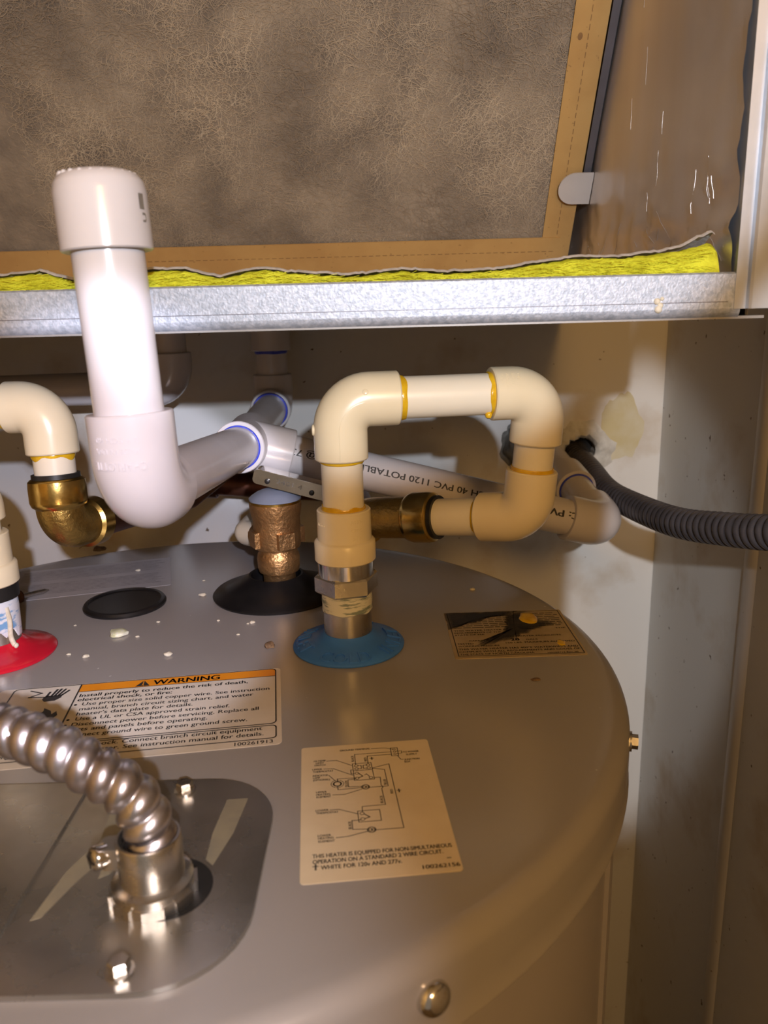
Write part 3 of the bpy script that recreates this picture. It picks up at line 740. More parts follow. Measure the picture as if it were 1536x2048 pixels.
# ---------------------------------------------------------------- white drain line
def drain_line():
    fx, fy = -97.5, 309.5
    d = root('drain_line', 'white plastic drain line with upright capped riser and long printed pipe sloping right', 'pipe', (-91, 525, 97))
    cz = 113
    tee = Vector((-91, 524, 97)); fe = Vector((fx, fy, cz))
    ax = (tee - fe).normalized()
    tilt = Vector((-.035, .02, 1)).normalized()
    top = fe + tilt * 118
    # riser, cap
    pipe(d, [fe + tilt * 20, fe + tilt * 99], RP, 'pvc', label='upright riser pipe')
    cap = MB().lathe([(RP, 0), (RS - .5, 0), (RS, .5), (RS, 20), (RS - .6, 23.5), (RS - 2.2, 26), (RS - 5, 27.6), (0, 28)], fe + tilt * 93, tilt, 52).build('cap', 'pvc', d, smooth=40, label='white push-on end cap')
    mb = MB(); c = fe + tilt * 93
    for k in range(22):                         # moulded beads on the crown of the cap
        a = 2 * math.pi * k / 22
        mb.lathe([(1.15, 0), (1.0, .5), (.6, .9), (0, 1.05)], c + tilt * 26.4 + Vector((math.cos(a) * 13.2, math.sin(a) * 13.2, 0)), tilt + Vector((math.cos(a) * .5, math.sin(a) * .5, 0)), 8)
    mb.build('raised_beads', 'pvc', cap)
    cylinder_text(cap, 'stamped_mark', 'U', c + tilt * 9 , tilt, (.98, -.25, 0), RS, 3.2, 3, 'inkgrey', .2, .02)
    mb = MB()
    def bandfn(u, v): 
        a = math.radians(-22 + v); return c + tilt * (14 + u) + Vector((math.cos(a), math.sin(a), 0)) * (RS + .1)
    mb.add([bandfn(u, v) for u in (0, 5.5) for v in (0, 5, 10)], [(0, 1, 4, 3), (1, 2, 5, 4)]); mb.build('printed_patch', 'inkgrey', cap, smooth=None)
    # bottom elbow with raised, upside-down lettering
    e = socket_elbow(d, 'elbow', fe, tilt, ax, 33, 24, RS, 'pvc', bend=17.5, label='white elbow with raised upside-down lettering')
    upv = Vector((-.10, -1, 0))
    for body, z, w, s in (('CHARLOTTE', 14.2, 21.5, 4.6), ('MADE IN USA', 20.0, 18, 2.9), ('3/4 SCH 40', 24.2, 17, 2.9)):
        mb = MB(); rt = tilt.cross(upv).normalized()
        def fn(u, v, h, z=z, w=w, s=s):
            # upside down: u runs to the left in view and v runs downwards
            a = (w / 2 - u) / RS
            base = fe + tilt * (z + s * .36 - v)
            sd = Vector((1, -.10, 0)).normalized(); fr = Vector((-.10, -1, 0)).normalized()
            return base + (fr * math.cos(a) + sd * math.sin(a)) * (RS + h)
        emboss(mb, body, fn, w, s, .28, .0); mb.build('raised_lettering', 'pvc', e, smooth=None)
    # run to the tee
    pipe(d, [fe + ax * 18, tee - ax * 8], RP, 'pvc', label='pipe from riser elbow to tee')
    # tee: run front to back, branch to the right along the printed pipe
    pe = Vector((164, 566, 21.5)); bx = (pe - tee).normalized()
    bk = Vector((-93.5, 692, 103)); axb = (bk - tee).normalized()
    t = MB()
    q = .7
    run = [tee - ax * 25, tee - ax * (25 - q), tee - ax * 16, tee, tee + axb * 20, tee + axb * (28 - q), tee + axb * 28]
    t.tube(run, [RS - .5, RS, RS, RS, RS, RS, RS - .5], 44)
    t.tube([tee, tee + bx * (31 - q), tee + bx * 31], [RS, RS, RS - .5], 44)
    t.build('tee', 'pvc', d, smooth=34, label='white tee fitting')
    ring_at(d, 'primer_ring', tee - ax * 25.4, ax, RP + .2, 1.6, 'primer', .6)
    # branch text
    cylinder_text(d, 'stamped_mark', '90008', tee + bx * 27, -bx, Vector((-.12, -1, .12)), RS, 15, 2.4, 'pvc', .2, .0)
    pr = pipe(d, [tee + bx * 20, pe - bx * 10], RP, 'pvc', label='long sloping pipe printed with black lettering')
    Lp = (pe - tee).length
    uu = Vector((-.05, -1, .38))
    def along(px): return (Vector(px) - tee).dot(bx)
    s0 = along((79.5, 550, 53)); s1 = along((-64, 543, 95))
    cylinder_text(pr, 'printed_text', 'S SCH 40 PVC 1120 POTABLE 480 PSI @ 73', tee + bx * s0, -bx, uu, RP, s0 - s1, 6.2, 'ink', 0, .02)
    s0 = along((140, 557, 32)); s1 = along((117, 555, 41))
    cylinder_text(pr, 'printed_text', 'C: PV', tee + bx * s0, -bx, uu, RP, s0 - s1, 7.0, 'ink', 0, .03)
    # elbow at the right, then back into the wall
    wl = Vector((148, YB, 56)); wd = (wl - pe).normalized()
    socket_elbow(d, 'elbow', pe, -bx, wd, 32, 30, RS, 'pvc', bend=17.5, label='white elbow turning back to the wall')
    pipe(d, [pe + wd * 20, wl], RP, 'pvc')
    cp = pe + wd * 66
    MB().lathe([(RP, 0), (RS - .6, 0), (RS, .6), (RS, 30), (RS - .6, 30.6), (RP, 30.6)], cp, wd, 44).build('coupling', 'pvc', d)
    ring_at(d, 'primer_ring', cp - wd * .4, wd, RP + .5, 1.8, 'primer', .6)
    # back arm: pipe, elbow, riser up behind the rail
    pipe(d, [tee + axb * 15, bk - axb * 10], RP, 'pvc')
    socket_elbow(d, 'elbow', bk, -axb, (0, 0, 1), 29, 27, RS, 'pvc', bend=17.5)
    ring_at(d, 'primer_ring', bk - axb * 29.4, axb, RP + .8, 2.2, 'primer', .8, seed=3)
    pipe(d, [bk + Vector((0, 0, 14)), bk + Vector((0, 0, 71.3))], RP, 'pvc')
    MB().lathe([(RP, 0), (RS - .6, 0), (RS, .6), (RS, 24), (RP, 24)], bk + Vector((0, 0, 47)), (0, 0, 1), 44).build('coupling', 'pvc', d)
    ring_at(d, 'primer_ring', bk + Vector((0, 0, 46)), (0, 0, 1), RP + .1, 3.2, 'primer', 1.6, seed=6)
    mb = MB()
    return d
drain_line()

def back_drain():
    d = root('condensate_pipe', 'white plastic pipe with elbow half hidden behind the capped riser', 'pipe', (-171, 657, 125))
    c = Vector((-171, 657, 125))
    pipe(d, [c + Vector((-14, 0, 0)), (XL, 657, 121)], RP, 'pvc')
    socket_elbow(d, 'elbow', c, (-1, 0, 0), (0, 0, 1), 30, 27, RS, 'pvc', bend=17.5)
    ring_at(d, 'primer_ring', c + Vector((-30.4, 0, 0)), (1, 0, 0), RP + .5, 1.8, 'primer', .6)
    pipe(d, [c + Vector((0, 0, 14)), c + Vector((0, 0, 49.4))], RP, 'pvc')
    return d
back_drain()

# ---------------------------------------------------------------- cream CPVC on the cold side
def adapter(parent, x, y, dark=False):
    c = (x, y, 0)
    if dark:
        MB().lathe([(12.8, 34), (15.5, 34), (15.5, 42), (12.8, 42)], c, (0, 0, 1), 44).build('dark_ring', 'blackring', parent)
        z = 42
    else:
        MB().lathe([(12.8, 32.6), (16.4, 32.6), (17.6, 33.8), (17.6, 41.6), (16.4, 42.8), (12.8, 42.8)], c, (0, 0, 1), 6, rot=math.radians(12)).build('hex_nut', 'steel', parent, smooth=20)
        MB().lathe([(12.8, 42.4), (15.3, 42.6), (15.3, 51), (12.8, 51)], c, (0, 0, 1), 48).build('steel_ring', 'chrome', parent)
        z = 50.6
    b = MB().lathe([(13, z), (15.9, z), (16.6, z + .7), (16.6, z + 10.6), (16.0, z + 11.4), (14.7, z + 12), (14.5, z + 28), (13.9, z + 28.6), (RC, z + 28.6)], c, (0, 0, 1), 56).build('adapter', 'cpvc', parent, label='cream threaded adapter')
    for body, ang, zz, w, s in (('ASTM', 300, z + 23, 7, 2.6), ('CPVC', 300, z + 18.5, 7, 2.4), ('3/4', 300, z + 14, 5, 2.2), ('FGG', 215, z + 21, 6, 2.2)):
        a0 = math.radians(ang); mb = MB()
        def fn(u, v, h, a0=a0, zz=zz, w=w, R=14.6):
            a = a0 + (u - w / 2) / R
            return (x + math.cos(a) * (R + h), y + math.sin(a) * (R + h), zz + v)
        emboss(mb, body, fn, w, s, .22, .0); mb.build('raised_lettering', 'cpvc', b, smooth=None)
    return z + 28.6

def cold_loop():
    d = root('cold_water_loop', 'cream plastic pipe loop rising from the blue-flanged nipple', 'pipe', (-21.7, 412, 33))
    x, y = -21.7, 412
    zt = adapter(d, x, y)
    A = Vector((x, y, 137)); B = Vector((86, 428, 137)); C = Vector((80.5, 430, 67)); D = Vector((-22, 490, 53))
    ab = (B - A).normalized(); bc = (C - B).normalized(); cd_ = (D - C).normalized()
    pipe(d, [(x, y, zt - 12), A - Vector((0, 0, 18))], RC, 'cpvcpipe', label='pale pipe above the adapter')
    ring_at(d, 'cement_ring', (x, y, zt + .4), (0, 0, 1), RC + .3, 3.0, 'glue', 1.2)
    e1 = socket_elbow(d, 'elbow', A, (0, 0, -1), ab, 31, 31, RCS, 'cpvc', bend=15.5)
    ring_at(d, 'cement_ring', A - Vector((0, 0, 31.8)), (0, 0, 1), RC + .1, 2.2, 'glue', 2.4, seed=4)
    pipe(d, [A + ab * 18, B - ab * 18], RC, 'cpvcpipe', label='pale crosspiece between the upper elbows')
    ring_at(d, 'cement_ring', A + ab * 32.4, ab, RC + .15, 3.4, 'glue', .9, seed=2)
    e2 = socket_elbow(d, 'elbow', B, -ab, bc, 28, 28, RCS, 'cpvc', bend=15.5)
    ring_at(d, 'cement_ring', B - ab * 28.9, -ab, RC + .2, 2.2, 'glue', 1.8, seed=8)
    # cement drip under the ring
    c = B - ab * 29.5 + Vector((0, -5.5, -10.4))
    MB().lathe([(0, -2.2), (1.4, -1.7), (2.0, -.3), (1.7, 1.2), (.6, 2.4), (0, 2.8)], c, (.1, .2, 1), 14).build('cement_drip', 'glue', d)
    # moulded marks
    MB().lathe([(3.6, -.2), (3.6, .5), (3.0, .8), (0, .8)], B + Vector((-6, -9.9, 6.6)), (.25, -.70, .66), 24).build('moulded_boss', 'cpvc', e2)
    for i, (body, w) in enumerate((('F1970', 5.5), ('ASTM D2846', 9.5), ('NSF PW', 7), ('CTS', 4))):
        p0 = B - ab * (24 - i * 3.0)
        mb = MB()
        def fn(u, v, h, p0=p0):
            a = math.radians(52) - u / RCS
            return p0 + ab * v + (Vector((0, -1, 0)) * math.cos(a) + Vector((0, 0, 1)) * math.sin(a)) * (RCS + h)
        emboss(mb, body, fn, w, 2.3, .2, .0); mb.build('raised_lettering', 'cpvc', e2, smooth=None)
    MB().lathe([(1.6, -.3), (1.6, .25), (1.2, .5), (0, .5)], A + ab * 14 + Vector((0, -13.2, 5.0)), (0, -.93, .36), 18).build('moulded_boss', 'cpvc', e1)
    MB().lathe([(3.0, -1.2), (3.0, .6), (2.6, 1), (0, 1)], A + Vector((-RCS * .96, -2, -15)), (-1, 0, 0), 20).build('moulded_boss', 'cpvc', e1)
    # parting-line ribs on the first two elbows
    def seam(parent, cpt, d1, d2, L1, L2, nrm):
        mid = arc_path([cpt + d1 * (L1 - .5), cpt, cpt + d2 * (L2 - .5)], 15.5, 6)
        mid = [p + nrm * (RCS - .06) for p in mid]
        MB().tube(mid, .22, 6).build('parting_line', 'cpvc', parent)
    seam(e1, A, Vector((0, 0, -1)), ab, 31, 31, Vector((0, -1, 0)))
    pipe(d, [B + bc * 18, C - bc * 12], RC, 'cpvcpipe', label='pale down pipe under the second elbow')
    ring_at(d, 'cement_ring', C - bc * 27.2, bc, RC + .4, 3.2, 'glue', .9, seed=5)
    socket_elbow(d, 'elbow', C, -bc, cd_, 27, 28, RCS, 'cpvc', bend=15.5)
    ring_at(d, 'cement_ring', C + cd_ * 28.8, cd_, RC + .2, 2.4, 'glue', 1.0, seed=7)
    pipe(d, [C + cd_ * 18, C + cd_ * 75], RC, 'cpvcpipe')
    # brass push-fit coupling
    b = root('brass_coupling', 'brass push-fit coupling joining the cream loop behind the adapter', 'coupling', tuple(C + cd_ * 62))
    p = C + cd_ * 58
    MB().lathe([(RC, -2.6), (13.2, -2.6), (13.2, 0), (RC, 0)], p, cd_, 40).build('black_collar', 'blackring', b)
    MB().lathe([(RC, 0), (13.5, 0), (15.0, 1.2), (15.4, 4), (15.4, 14), (14.6, 17), (13.4, 18)], p, cd_, 48).build('clamp_band', 'brassband', b)
    el = p + cd_ * 47
    path = arc_path([p + cd_ * 16, el, el + Vector((-.1, 1, -.36)).normalized() * 40], 16, 8)
    MB().tube(path, 12.9, 40).build('body', 'brass', b)
    w = Vector((-.1, 1, -.36)).normalized()
    MB().lathe([(12.5, 0), (15.0, 1.5), (15.0, 13), (13, 15), (RC, 15)], el + w * 34, w, 44).build('clamp_band', 'brassband', b)
    # copper stub and the copper run along the wall
    c2 = root('copper_pipe', 'dark copper pipe running along the back wall behind the valve', 'pipe', tuple(el + w * 60))
    q = el + w * 46
    pipe(c2, arc_path([q, (q.x - 12, 694, 24), (-165, 694, 36), (-185, 738, 36)], [30, 22]), RC, 'copper', 'pipe')
    MB().lathe([(RC, 0), (13, .6), (13, 24), (RC, 24.6)], (-148, 694, 33.5), (-1, 0, .08), 32).build('coupling', 'copper', c2)
    return d
cold_loop()

def hot_loop():
    d = root('hot_water_loop', 'cream plastic pipe elbow dropping into brass at the left edge', 'pipe', (-219, 412, 34))
    x, y = -219, 412
    zt = adapter(d, x, y, True)
    E = Vector((-184, 437, 135))
    lo = Vector((x, y, 98)); l2 = Vector((-285, 437, 98)); l3 = Vector((-285, 437, 135))
    pipe(d, [(x, y, zt - 12), (x, y, 90)], RC, 'cpvcpipe')
    socket_elbow(d, 'elbow', lo, (0, 0, -1), l2 - lo, 20, 20, RCS, 'cpvc', bend=15)
    pipe(d, [lo + (l2 - lo).normalized() * 14, l2], RC, 'cpvcpipe')
    socket_elbow(d, 'elbow', l2, lo - l2, (0, 0, 1), 20, 18, RCS, 'cpvc', bend=15)
    socket_elbow(d, 'elbow', l3, (0, 0, -1), (1, 0, 0), 18, 22, RCS, 'cpvc', bend=15)
    pipe(d, [l3 + Vector((14, 0, 0)), E - Vector((14, 0, 0))], RC, 'cpvcpipe')
    socket_elbow(d, 'elbow', E, (-1, 0, 0), (0.03, -.08, -1), 22, 26, RCS, 'cpvc', bend=15.5, label='cream elbow above the brass elbow')
    ring_at(d, 'cement_ring', E - Vector((22.6, 0, 0)), (-1, 0, 0), RC + .8, 3.0, 'glue', .5)
    dn = Vector((.03, -.08, -1)).normalized()
    ring_at(d, 'cement_ring', E + dn * 26.8, dn, RC + .1, 2.6, 'glue', 2.6, seed=2)
    pipe(d, [E + dn * 16, E + dn * 50], RC, 'cpvcpipe')
    b = root('brass_elbow', 'brass push-fit elbow under the cream pipe at left', 'elbow', tuple(E + dn * 62))
    p = E + dn * 39.5
    MB().lathe([(RC, -2.4), (13.0, -2.4), (13.0, .2), (RC, .2)], p, dn, 40).build('black_collar', 'blackring', b)
    MB().lathe([(RC, 0), (13.8, .2), (15.2, 1.5), (15.5, 5), (15.5, 13), (14.6, 15.5), (13.2, 16.5), (12.6, 17.5)], p, dn, 52).build('clamp_band', 'brassband', b)
    out = Vector((.24, .96, -.10)).normalized(); cor = p + dn * 29
    MB().tube(arc_path([p + dn * 12, cor, cor + out * 22], 12.6, 6), 12.8, 44).build('body', 'brass', b)
    MB().lathe([(12.6, 0), (14.8, 1.5), (14.8, 11), (13, 12.5), (RC, 12.5)], cor + out * 19, out, 44).build('clamp_band', 'brassband', b)
    c2 = root('copper_stub', 'short copper pipe leaving the brass elbow towards the wall', 'pipe', tuple(cor + out * 50))
    s = cor + out * 28
    pipe(c2, arc_path([s, s + out * 120, (s.x + 60, YB, 66)], 25), RC, 'copper')
hot_loop()

# ---------------------------------------------------------------- relief valve
def relief_valve():
    X, Y = -70.5, 499
    d = root('relief_valve', 'bronze relief valve with grey cap and steel test lever on the lid', 'valve', (X, Y, 0))
    c = (X, Y, 0)
    MB().lathe([(10.6, -12), (10.6, 14), (11.2, 15.5), (13.2, 16.5), (13.8, 19), (14.0, 25), (13.4, 28.5), (12.2, 30), (12.2, 31.5), (14.6, 32.5), (15.2, 34), (15.4, 46), (15.4, 52), (16.4, 57), (16.9, 61), (16.9, 63.4), (15.8, 63.6), (0, 63.6)], c, (0, 0, 1), 56).build('body', 'bronze', d)
    for k in range(4):                                   # wrench lugs
        a = math.radians(28 + 90 * k); u = Vector((math.cos(a), math.sin(a), 0)); w = Vector((-u.y, u.x, 0))
        V = [Vector(c) + u * rr + w * ww + Vector((0, 0, zz)) for zz in (34.5, 45) for rr, ww in ((12, -6), (17.3, -5.4), (17.3, 5.4), (12, 6))]
        MB().add(V, [(0, 1, 2, 3), (7, 6, 5, 4), (0, 4, 5, 1), (1, 5, 6, 2), (2, 6, 7, 3), (3, 7, 4, 0)]).build('wrench_lug', 'bronze', d, smooth=None)
    MB().lathe([(16.2, 62.8), (17.0, 63.2), (17.0, 64.6), (15.8, 65), (0, 65)], c, (0, 0, 1), 52).build('rim', 'brassband', d)
    MB().lathe([(16.8, 64.8), (16.9, 65.8), (15.4, 67.2), (12, 69.4), (7.5, 71.2), (3, 72), (0, 72)], c, (0, 0, 1), 52).build('cap', 'capgrey', d)
    MB().lathe([(1.6, 71), (1.6, 74), (2.4, 74.2), (2.4, 75.5), (0, 75.5)], c, (0, 0, 1), 20).build('stem', 'brassband', d)
    # folded lever
    a = Vector((-82, 490, 82.5)); b = Vector((-34, 487, 69)); ax = (b - a).normalized(); up = Vector((0, 0, 1)); up = (up - ax * up.dot(ax)).normalized(); w = ax.cross(up)
    lv = None
    prof = rrect(0, (b - a).length, -4.7, 4.7, [3, 3, 3, 3], 5)
    mb = MB().prism(prof, -.6, .6, lambda u, v, h: a + ax * u + up * v + w * h)
    mb.prism(rrect(0, (b - a).length * .8, -4.7, 4.7, [1, 3, 3, 1], 5), -12.6, -11.4, lambda u, v, h: a + ax * u + up * v + w * h)
    mb.prism(rrect(3, (b - a).length - 3, 3.9, 4.9, .3, 2), -12, 0, lambda u, v, h: a + ax * u + up * v + w * h)
    lv = mb.build('lever', 'chrome', d, smooth=30, label='thin folded steel test lever')
    sd = w if w.y < 0 else -w
    fpos = (lambda u, v, h=0.0: a + ax * u + up * v + sd * (.6 + h))
    mt = MB(); put_text(mt, '2401 4', lambda u, v: fpos(15 + u, -1.2 + v, .06), 17, 4.2, .01); mt.build('stamped_number', 'steel', lv, smooth=None)
    for u in (9.5, 38.5): MB().lathe([(1.7, 0), (1.7, .6), (1.0, 1.0), (0, 1.0)], fpos(u, -1.4), sd, 16).build('rivet', 'blackring', lv)
    # outlet
    o1 = Vector((X, Y, 38)); k1 = Vector((-97, 532, 33)); k2 = Vector((-84, 662, 33))
    MB().tube([o1, o1.lerp(k1, .55)], 9, 28).build('outlet', 'bronze', d)
    t = root('relief_discharge_pipe', 'off-white discharge tube curving behind the bronze valve', 'pipe', (-84, 662, ZF))
    MB().tube(arc_path([o1.lerp(k1, .5), k1, k2, (-84, 662, ZF)], [11, 20], 8), 8.6, 28).build('tube', 'cpvcpipe', t)
relief_valve()

# ---------------------------------------------------------------- flexible conduits
def corrugated(pitch, amp):
    def f(s, a):
        ph = (s / pitch - a / (2 * math.pi)) % 1.0
        return amp * (math.sin(math.pi * ph) ** .7 * 2 - 1)
    return f
def near_conduit():
    d = root('flexible_conduit', 'shiny ribbed flexible steel conduit clamped into the junction cover', 'conduit', (-78, 218, 2))
    pts = spline([(-77.2, 217.2, 12), (-76.8, 217.4, 26), (-82.2, 218.2, 37.8), (-94.4, 219.4, 46.6), (-105.6, 222.6, 51.6), (-121.5, 229.2, 54.0), (-139, 237.2, 53.4), (-165, 250, 52), (-230, 278, 50), (-330, 325, 40), (-420, 370, -20), (-480, 420, -200), (-500, 450, -400)], 30)
    pts = dense(pts, .62)
    MB().tube(pts, 7.25, 40, shape=corrugated(6.9, .95)).build('ribbed_tube', 'conduit', d, smooth=80)
    c = (-77.4, 217.2, 0)
    ln = MB(); n = 8                                     # locknut with notches
    poly = []
    for k in range(n):
        a0 = 2 * math.pi * k / n; s_ = 2 * math.pi / n
        for f_, r in ((0, 14.2), (.62, 14.2), (.62, 13.2), (1, 13.2)):
            poly.append((c[0] + math.cos(a0 + f_ * s_) * r, c[1] + math.sin(a0 + f_ * s_) * r))
    ln.prism(poly, 2.0, 5.6); ln.build('locknut', 'steel', d, smooth=20)
    MB().lathe([(12.8, 5.4), (12.8, 8.0), (10.4, 9), (8.6, 9)], c, (0, 0, 1), 44).build('shoulder', 'steel', d)
    MB().lathe([(10.2, 8.4), (10.2, 22.8), (9.9, 23.4), (9.2, 23.4), (9.0, 22), (9.0, 9)], c, (0, 0, 1), 48).build('clamp_collar', 'steel', d)
    MB().lathe([(9.1, 21.4), (9.1, 22.9), (8.3, 22.9), (8.3, 21.4)], c, (0, 0, 1), 40).build('inner_bush', 'blackring', d)
    # ear and screw at the left
    ear = MB()
    ear.prism(rrect(-93, -85, 213.0, 220.5, [1, 3, 3, 1], 5), 13.5, 21.0); ear.build('clamp_ear', 'steel', d, smooth=30)
    MB().lathe([(3.9, -2), (3.9, 1), (3.6, 2.2), (2.6, 3.0), (0, 3.0)], (-92.5, 214.6, 17.6), (-.75, -.66, .1), 24).build('clamp_screw', 'chrome', d)
    mb = MB(); dr = Vector((-.75, -.66, .1)).normalized(); s1 = Vector((0, 0, 1)).cross(dr).normalized(); s2 = dr.cross(s1); o_ = Vector((-92.5, 214.6, 17.6)) + dr * 3.02
    for u, v in ((s1, s2), (s2, s1)): mb.add([o_ + u * 3 + v * .5, o_ + u * 3 - v * .5, o_ - u * 3 - v * .5, o_ - u * 3 + v * .5], [(0, 1, 2, 3)])
    mb.build('screw_slot', 'blackring', d, smooth=None)
near_conduit()
def far_conduit():
    d = root('grey_flexible_conduit', 'dark grey ribbed conduit running from the wall hole to the right edge', 'conduit', (HX, YB, HZ))
    pts = dense(spline([(HX - 3, YB + 17, HZ - 5), (186, 700, 38), (184.5, 640, 32.5), (187, 590, 33), (195, 510, 39), (206, 455, 49), (215, 415, 58), (236, 320, 82), (250, 200, 120), (250, 0, 190), (250, -200, 230)], 22), .8)
    MB().tube(pts, 9.6, 36, shape=corrugated(6.4, .85)).build('ribbed_tube', 'darkconduit', d, smooth=80)
far_conduit()
def pipe_sleeve():
    d = root('pipe_sleeve', 'crumpled grey sleeve where the white pipe enters the wall', 'sleeve', (146, YB, 56))
    mb = MB(); c = Vector((139, YB, 55))
    mb.lathe([(13.6, -26), (17, -27), (21, -22), (20, -15), (25, -9), (24, -3), (29, -.3)], c, (0.05, 1, -.05), 40)
    for v in mb.V:
        r = v - c; s = 1 + .22 * noise.noise(Vector((r.x, r.y, r.z)) * .09) + .1 * noise.noise(Vector((r.x, r.y, r.z)) * .3)
        v.x = c.x + r.x * s; v.z = c.z + r.z * s
    mb.build('folded_skin', 'sleeve', d, smooth=50)
pipe_sleeve()

# ================================================================== AIR HANDLER
YR = 350                        # face of the base rail
XI, XO, XLI = 152.5, 167, -520  # inner right side, outer right side, outer left side
ZB, ZRT, ZTOP = 174.5, 194, 1150
ah = root('air_handler', 'open galvanized air handler cabinet above the heater, foil lined', 'air handler', (-180, YR, ZB))
def air_handler():
    def Yz_extrude(name, prof, x0, x1, m, **kw):
        n = len(prof); V = [(x0, y, z) for y, z in prof] + [(x1, y, z) for y, z in prof]
        F = [tuple(range(n)), tuple(range(2 * n - 1, n - 1, -1))] + [(i, n + i, n + (i + 1) % n, (i + 1) % n) for i in range(n)]
        return MB().add(V, F).build(name, m, ah, smooth=35, **kw)
    prof = [(YR + 1.2, ZRT), (YR, ZRT - .8), (YR, ZB + 4.5)]
    for k in range(6):
        a = math.radians(180 + 90 * k / 5); prof.append((YR + 4.5 + 4.5 * math.cos(a), ZB + 4.5 + 4.5 * math.sin(a)))
    prof += [(YR + 30, ZB), (YR + 30, ZB + 1.2), (YR + 5, ZB + 1.2), (YR + 1.2, ZB + 5), (YR + 1.2, ZRT)]
    prof = prof[:-1]
    rail = Yz_extrude('base_rail', prof, XLI + 14, 155.5, 'galv', label='galvanized front rail of the cabinet')
    MB().box((XLI + 20, YR - .12, ZB + 7.1), (150, YR + .05, ZB + 7.4)).build('scribed_line', 'rail', rail, smooth=None)
    mb = MB()
    for x, z, r in ((119.5, 182.6, 1.5), (121.0, 180.8, 1.3), (120.2, 179.2, 1.7), (121.6, 183.6, .9)):
        mb.lathe([(r, 0), (r * .9, .4 * r), (r * .5, .7 * r), (0, .8 * r)], (x, YR + .05, z), (.1, -1, .1), 9)
    mb.build('sealant_smear', 'crumb', rail, label='small pale dab of sealant')
    MB().box((XLI, YR + 2, ZB), (XO, YB, ZB + 1.2)).build('bottom_panel', 'dark_metal', ah, smooth=None)
    # corner flange on the right: face, raised fold
    pr = [(XI, YR - .4), (157.5, YR - .4), (157.5, YR - 3.2), (158.5, YR - 4), (166, YR - 4), (XO, YR - 3), (XO, YR + 20), (XI, YR + 20)]
    MB().prism(pr, ZB + 4.2, ZTOP).build('corner_flange', 'flange', ah, smooth=25, label='folded zinc corner flange at right')
    MB().prism([(XLI, YR - 4), (XLI + 14, YR - 4), (XLI + 14, YR + 20), (XLI, YR + 20)], ZB + 4.2, ZTOP).build('corner_flange', 'flange', ah, smooth=25)
    MB().box((XO - 1.2, YR + 18, ZB), (XO, YB, ZTOP)).build('side_panel', 'dark_metal', ah, smooth=None)
    MB().box((XLI, YR + 18, ZB), (XLI + 1.2, YB, ZTOP)).build('side_panel', 'dark_metal', ah, smooth=None)
    MB().box((XLI, YR, ZTOP), (XO, YB, ZTOP + 1.2)).build('top_panel', 'dark_metal', ah, smooth=None)
    MB().box((XLI, YB - 1.4, ZB), (XO, YB - .2, ZTOP)).build('back_panel', 'dark_metal', ah, smooth=None)
    # foil liner: side sheet, crinkled
    V = []; F = []; ny, nz_ = 70, 150
    for i in range(ny + 1):
        for j in range(nz_ + 1):
            y = YR + 3 + (728 - YR - 3) * i / ny; z = ZB + 2 + (ZTOP - ZB - 4) * (j / nz_) ** 1.6
            low = max(0, 1 - (z - ZRT) / 85); fr = max(0, 1 - (y - YR) / 80)
            dx = 1.0 * noise.noise(Vector((y * .018, z * .006, 0))) + .28 * noise.noise(Vector((y * .07, z * .018, 5)))
            dx += (low * 4.0 + fr * 1.6) * noise.noise(Vector((y * .05, z * .06, 2))) + (low * 2.4 + fr * 1.2) * abs(noise.noise(Vector((y * .16, z * .13, 7))))
            V.append((XI - 1.2 - max(-1.0, dx), y, z))
    for i in range(ny):
        for j in range(nz_): a = i * (nz_ + 1) + j; F.append((a, a + 1, a + nz_ + 2, a + nz_ + 1))
    fl = MB().add(V, F).build('foil_liner', 'foil', ah, smooth=60, label='crinkled reflective foil liner on the side')
    # scrim threads embossed through the foil
    mb = MB()
    def fx(y, z):
        low = max(0, 1 - (z - ZRT) / 85); fr = max(0, 1 - (y - YR) / 80)
        dx = 1.0 * noise.noise(Vector((y * .018, z * .006, 0))) + .28 * noise.noise(Vector((y * .07, z * .018, 5)))
        dx += (low * 4.0 + fr * 1.6) * noise.noise(Vector((y * .05, z * .06, 2))) + (low * 2.4 + fr * 1.2) * abs(noise.noise(Vector((y * .16, z * .13, 7))))
        return XI - 1.2 - max(-1.0, dx)
    for k in range(-8, 40):
        for sg in (1, -1):
            pts = []
            for t in range(6 + (k * 7 + sg * 3) % 9):
                z = ZRT - 4 + t * 3; y = YR + k * 26 + sg * (t * 3) * 1.15
                if YR + 8 < y < 700: pts.append((fx(y, z) - .03, y, z))
            if len(pts) > 3: mb.tube(pts, .15, 5)
    mb.build('scrim_threads', 'foil', fl, smooth=60)['kind'] = 'stuff'
    mb = MB(); rnd = random.Random(31)
    for k in range(15):
        y = rnd.uniform(YR + 25, 600); z = rnd.uniform(ZRT + 10, ZRT + 200); L = rnd.uniform(5, 20)
        pts = [(fx(y + rnd.uniform(-.4, .4), z + L * t / 5) - .06, y + rnd.uniform(-.3, .3), z + L * t / 5) for t in range(6)]
        mb.tube(pts, .06, 5)
    mb.build('crease_lines', 'foil', fl, smooth=60)['kind'] = 'stuff'
    MB().box((XLI + 2, YR + 20, ZB + 1.3), (XLI + 14, YB - 2, ZTOP - 2)).build('foil_liner', 'foil', ah, smooth=None)
    # floor of the compartment
    MB().box((XLI + 14, YR + 22, ZB + 1.3), (XI - 4, YB - 2, ZRT - 6)).build('floor_insulation', 'foil', ah, smooth=None)
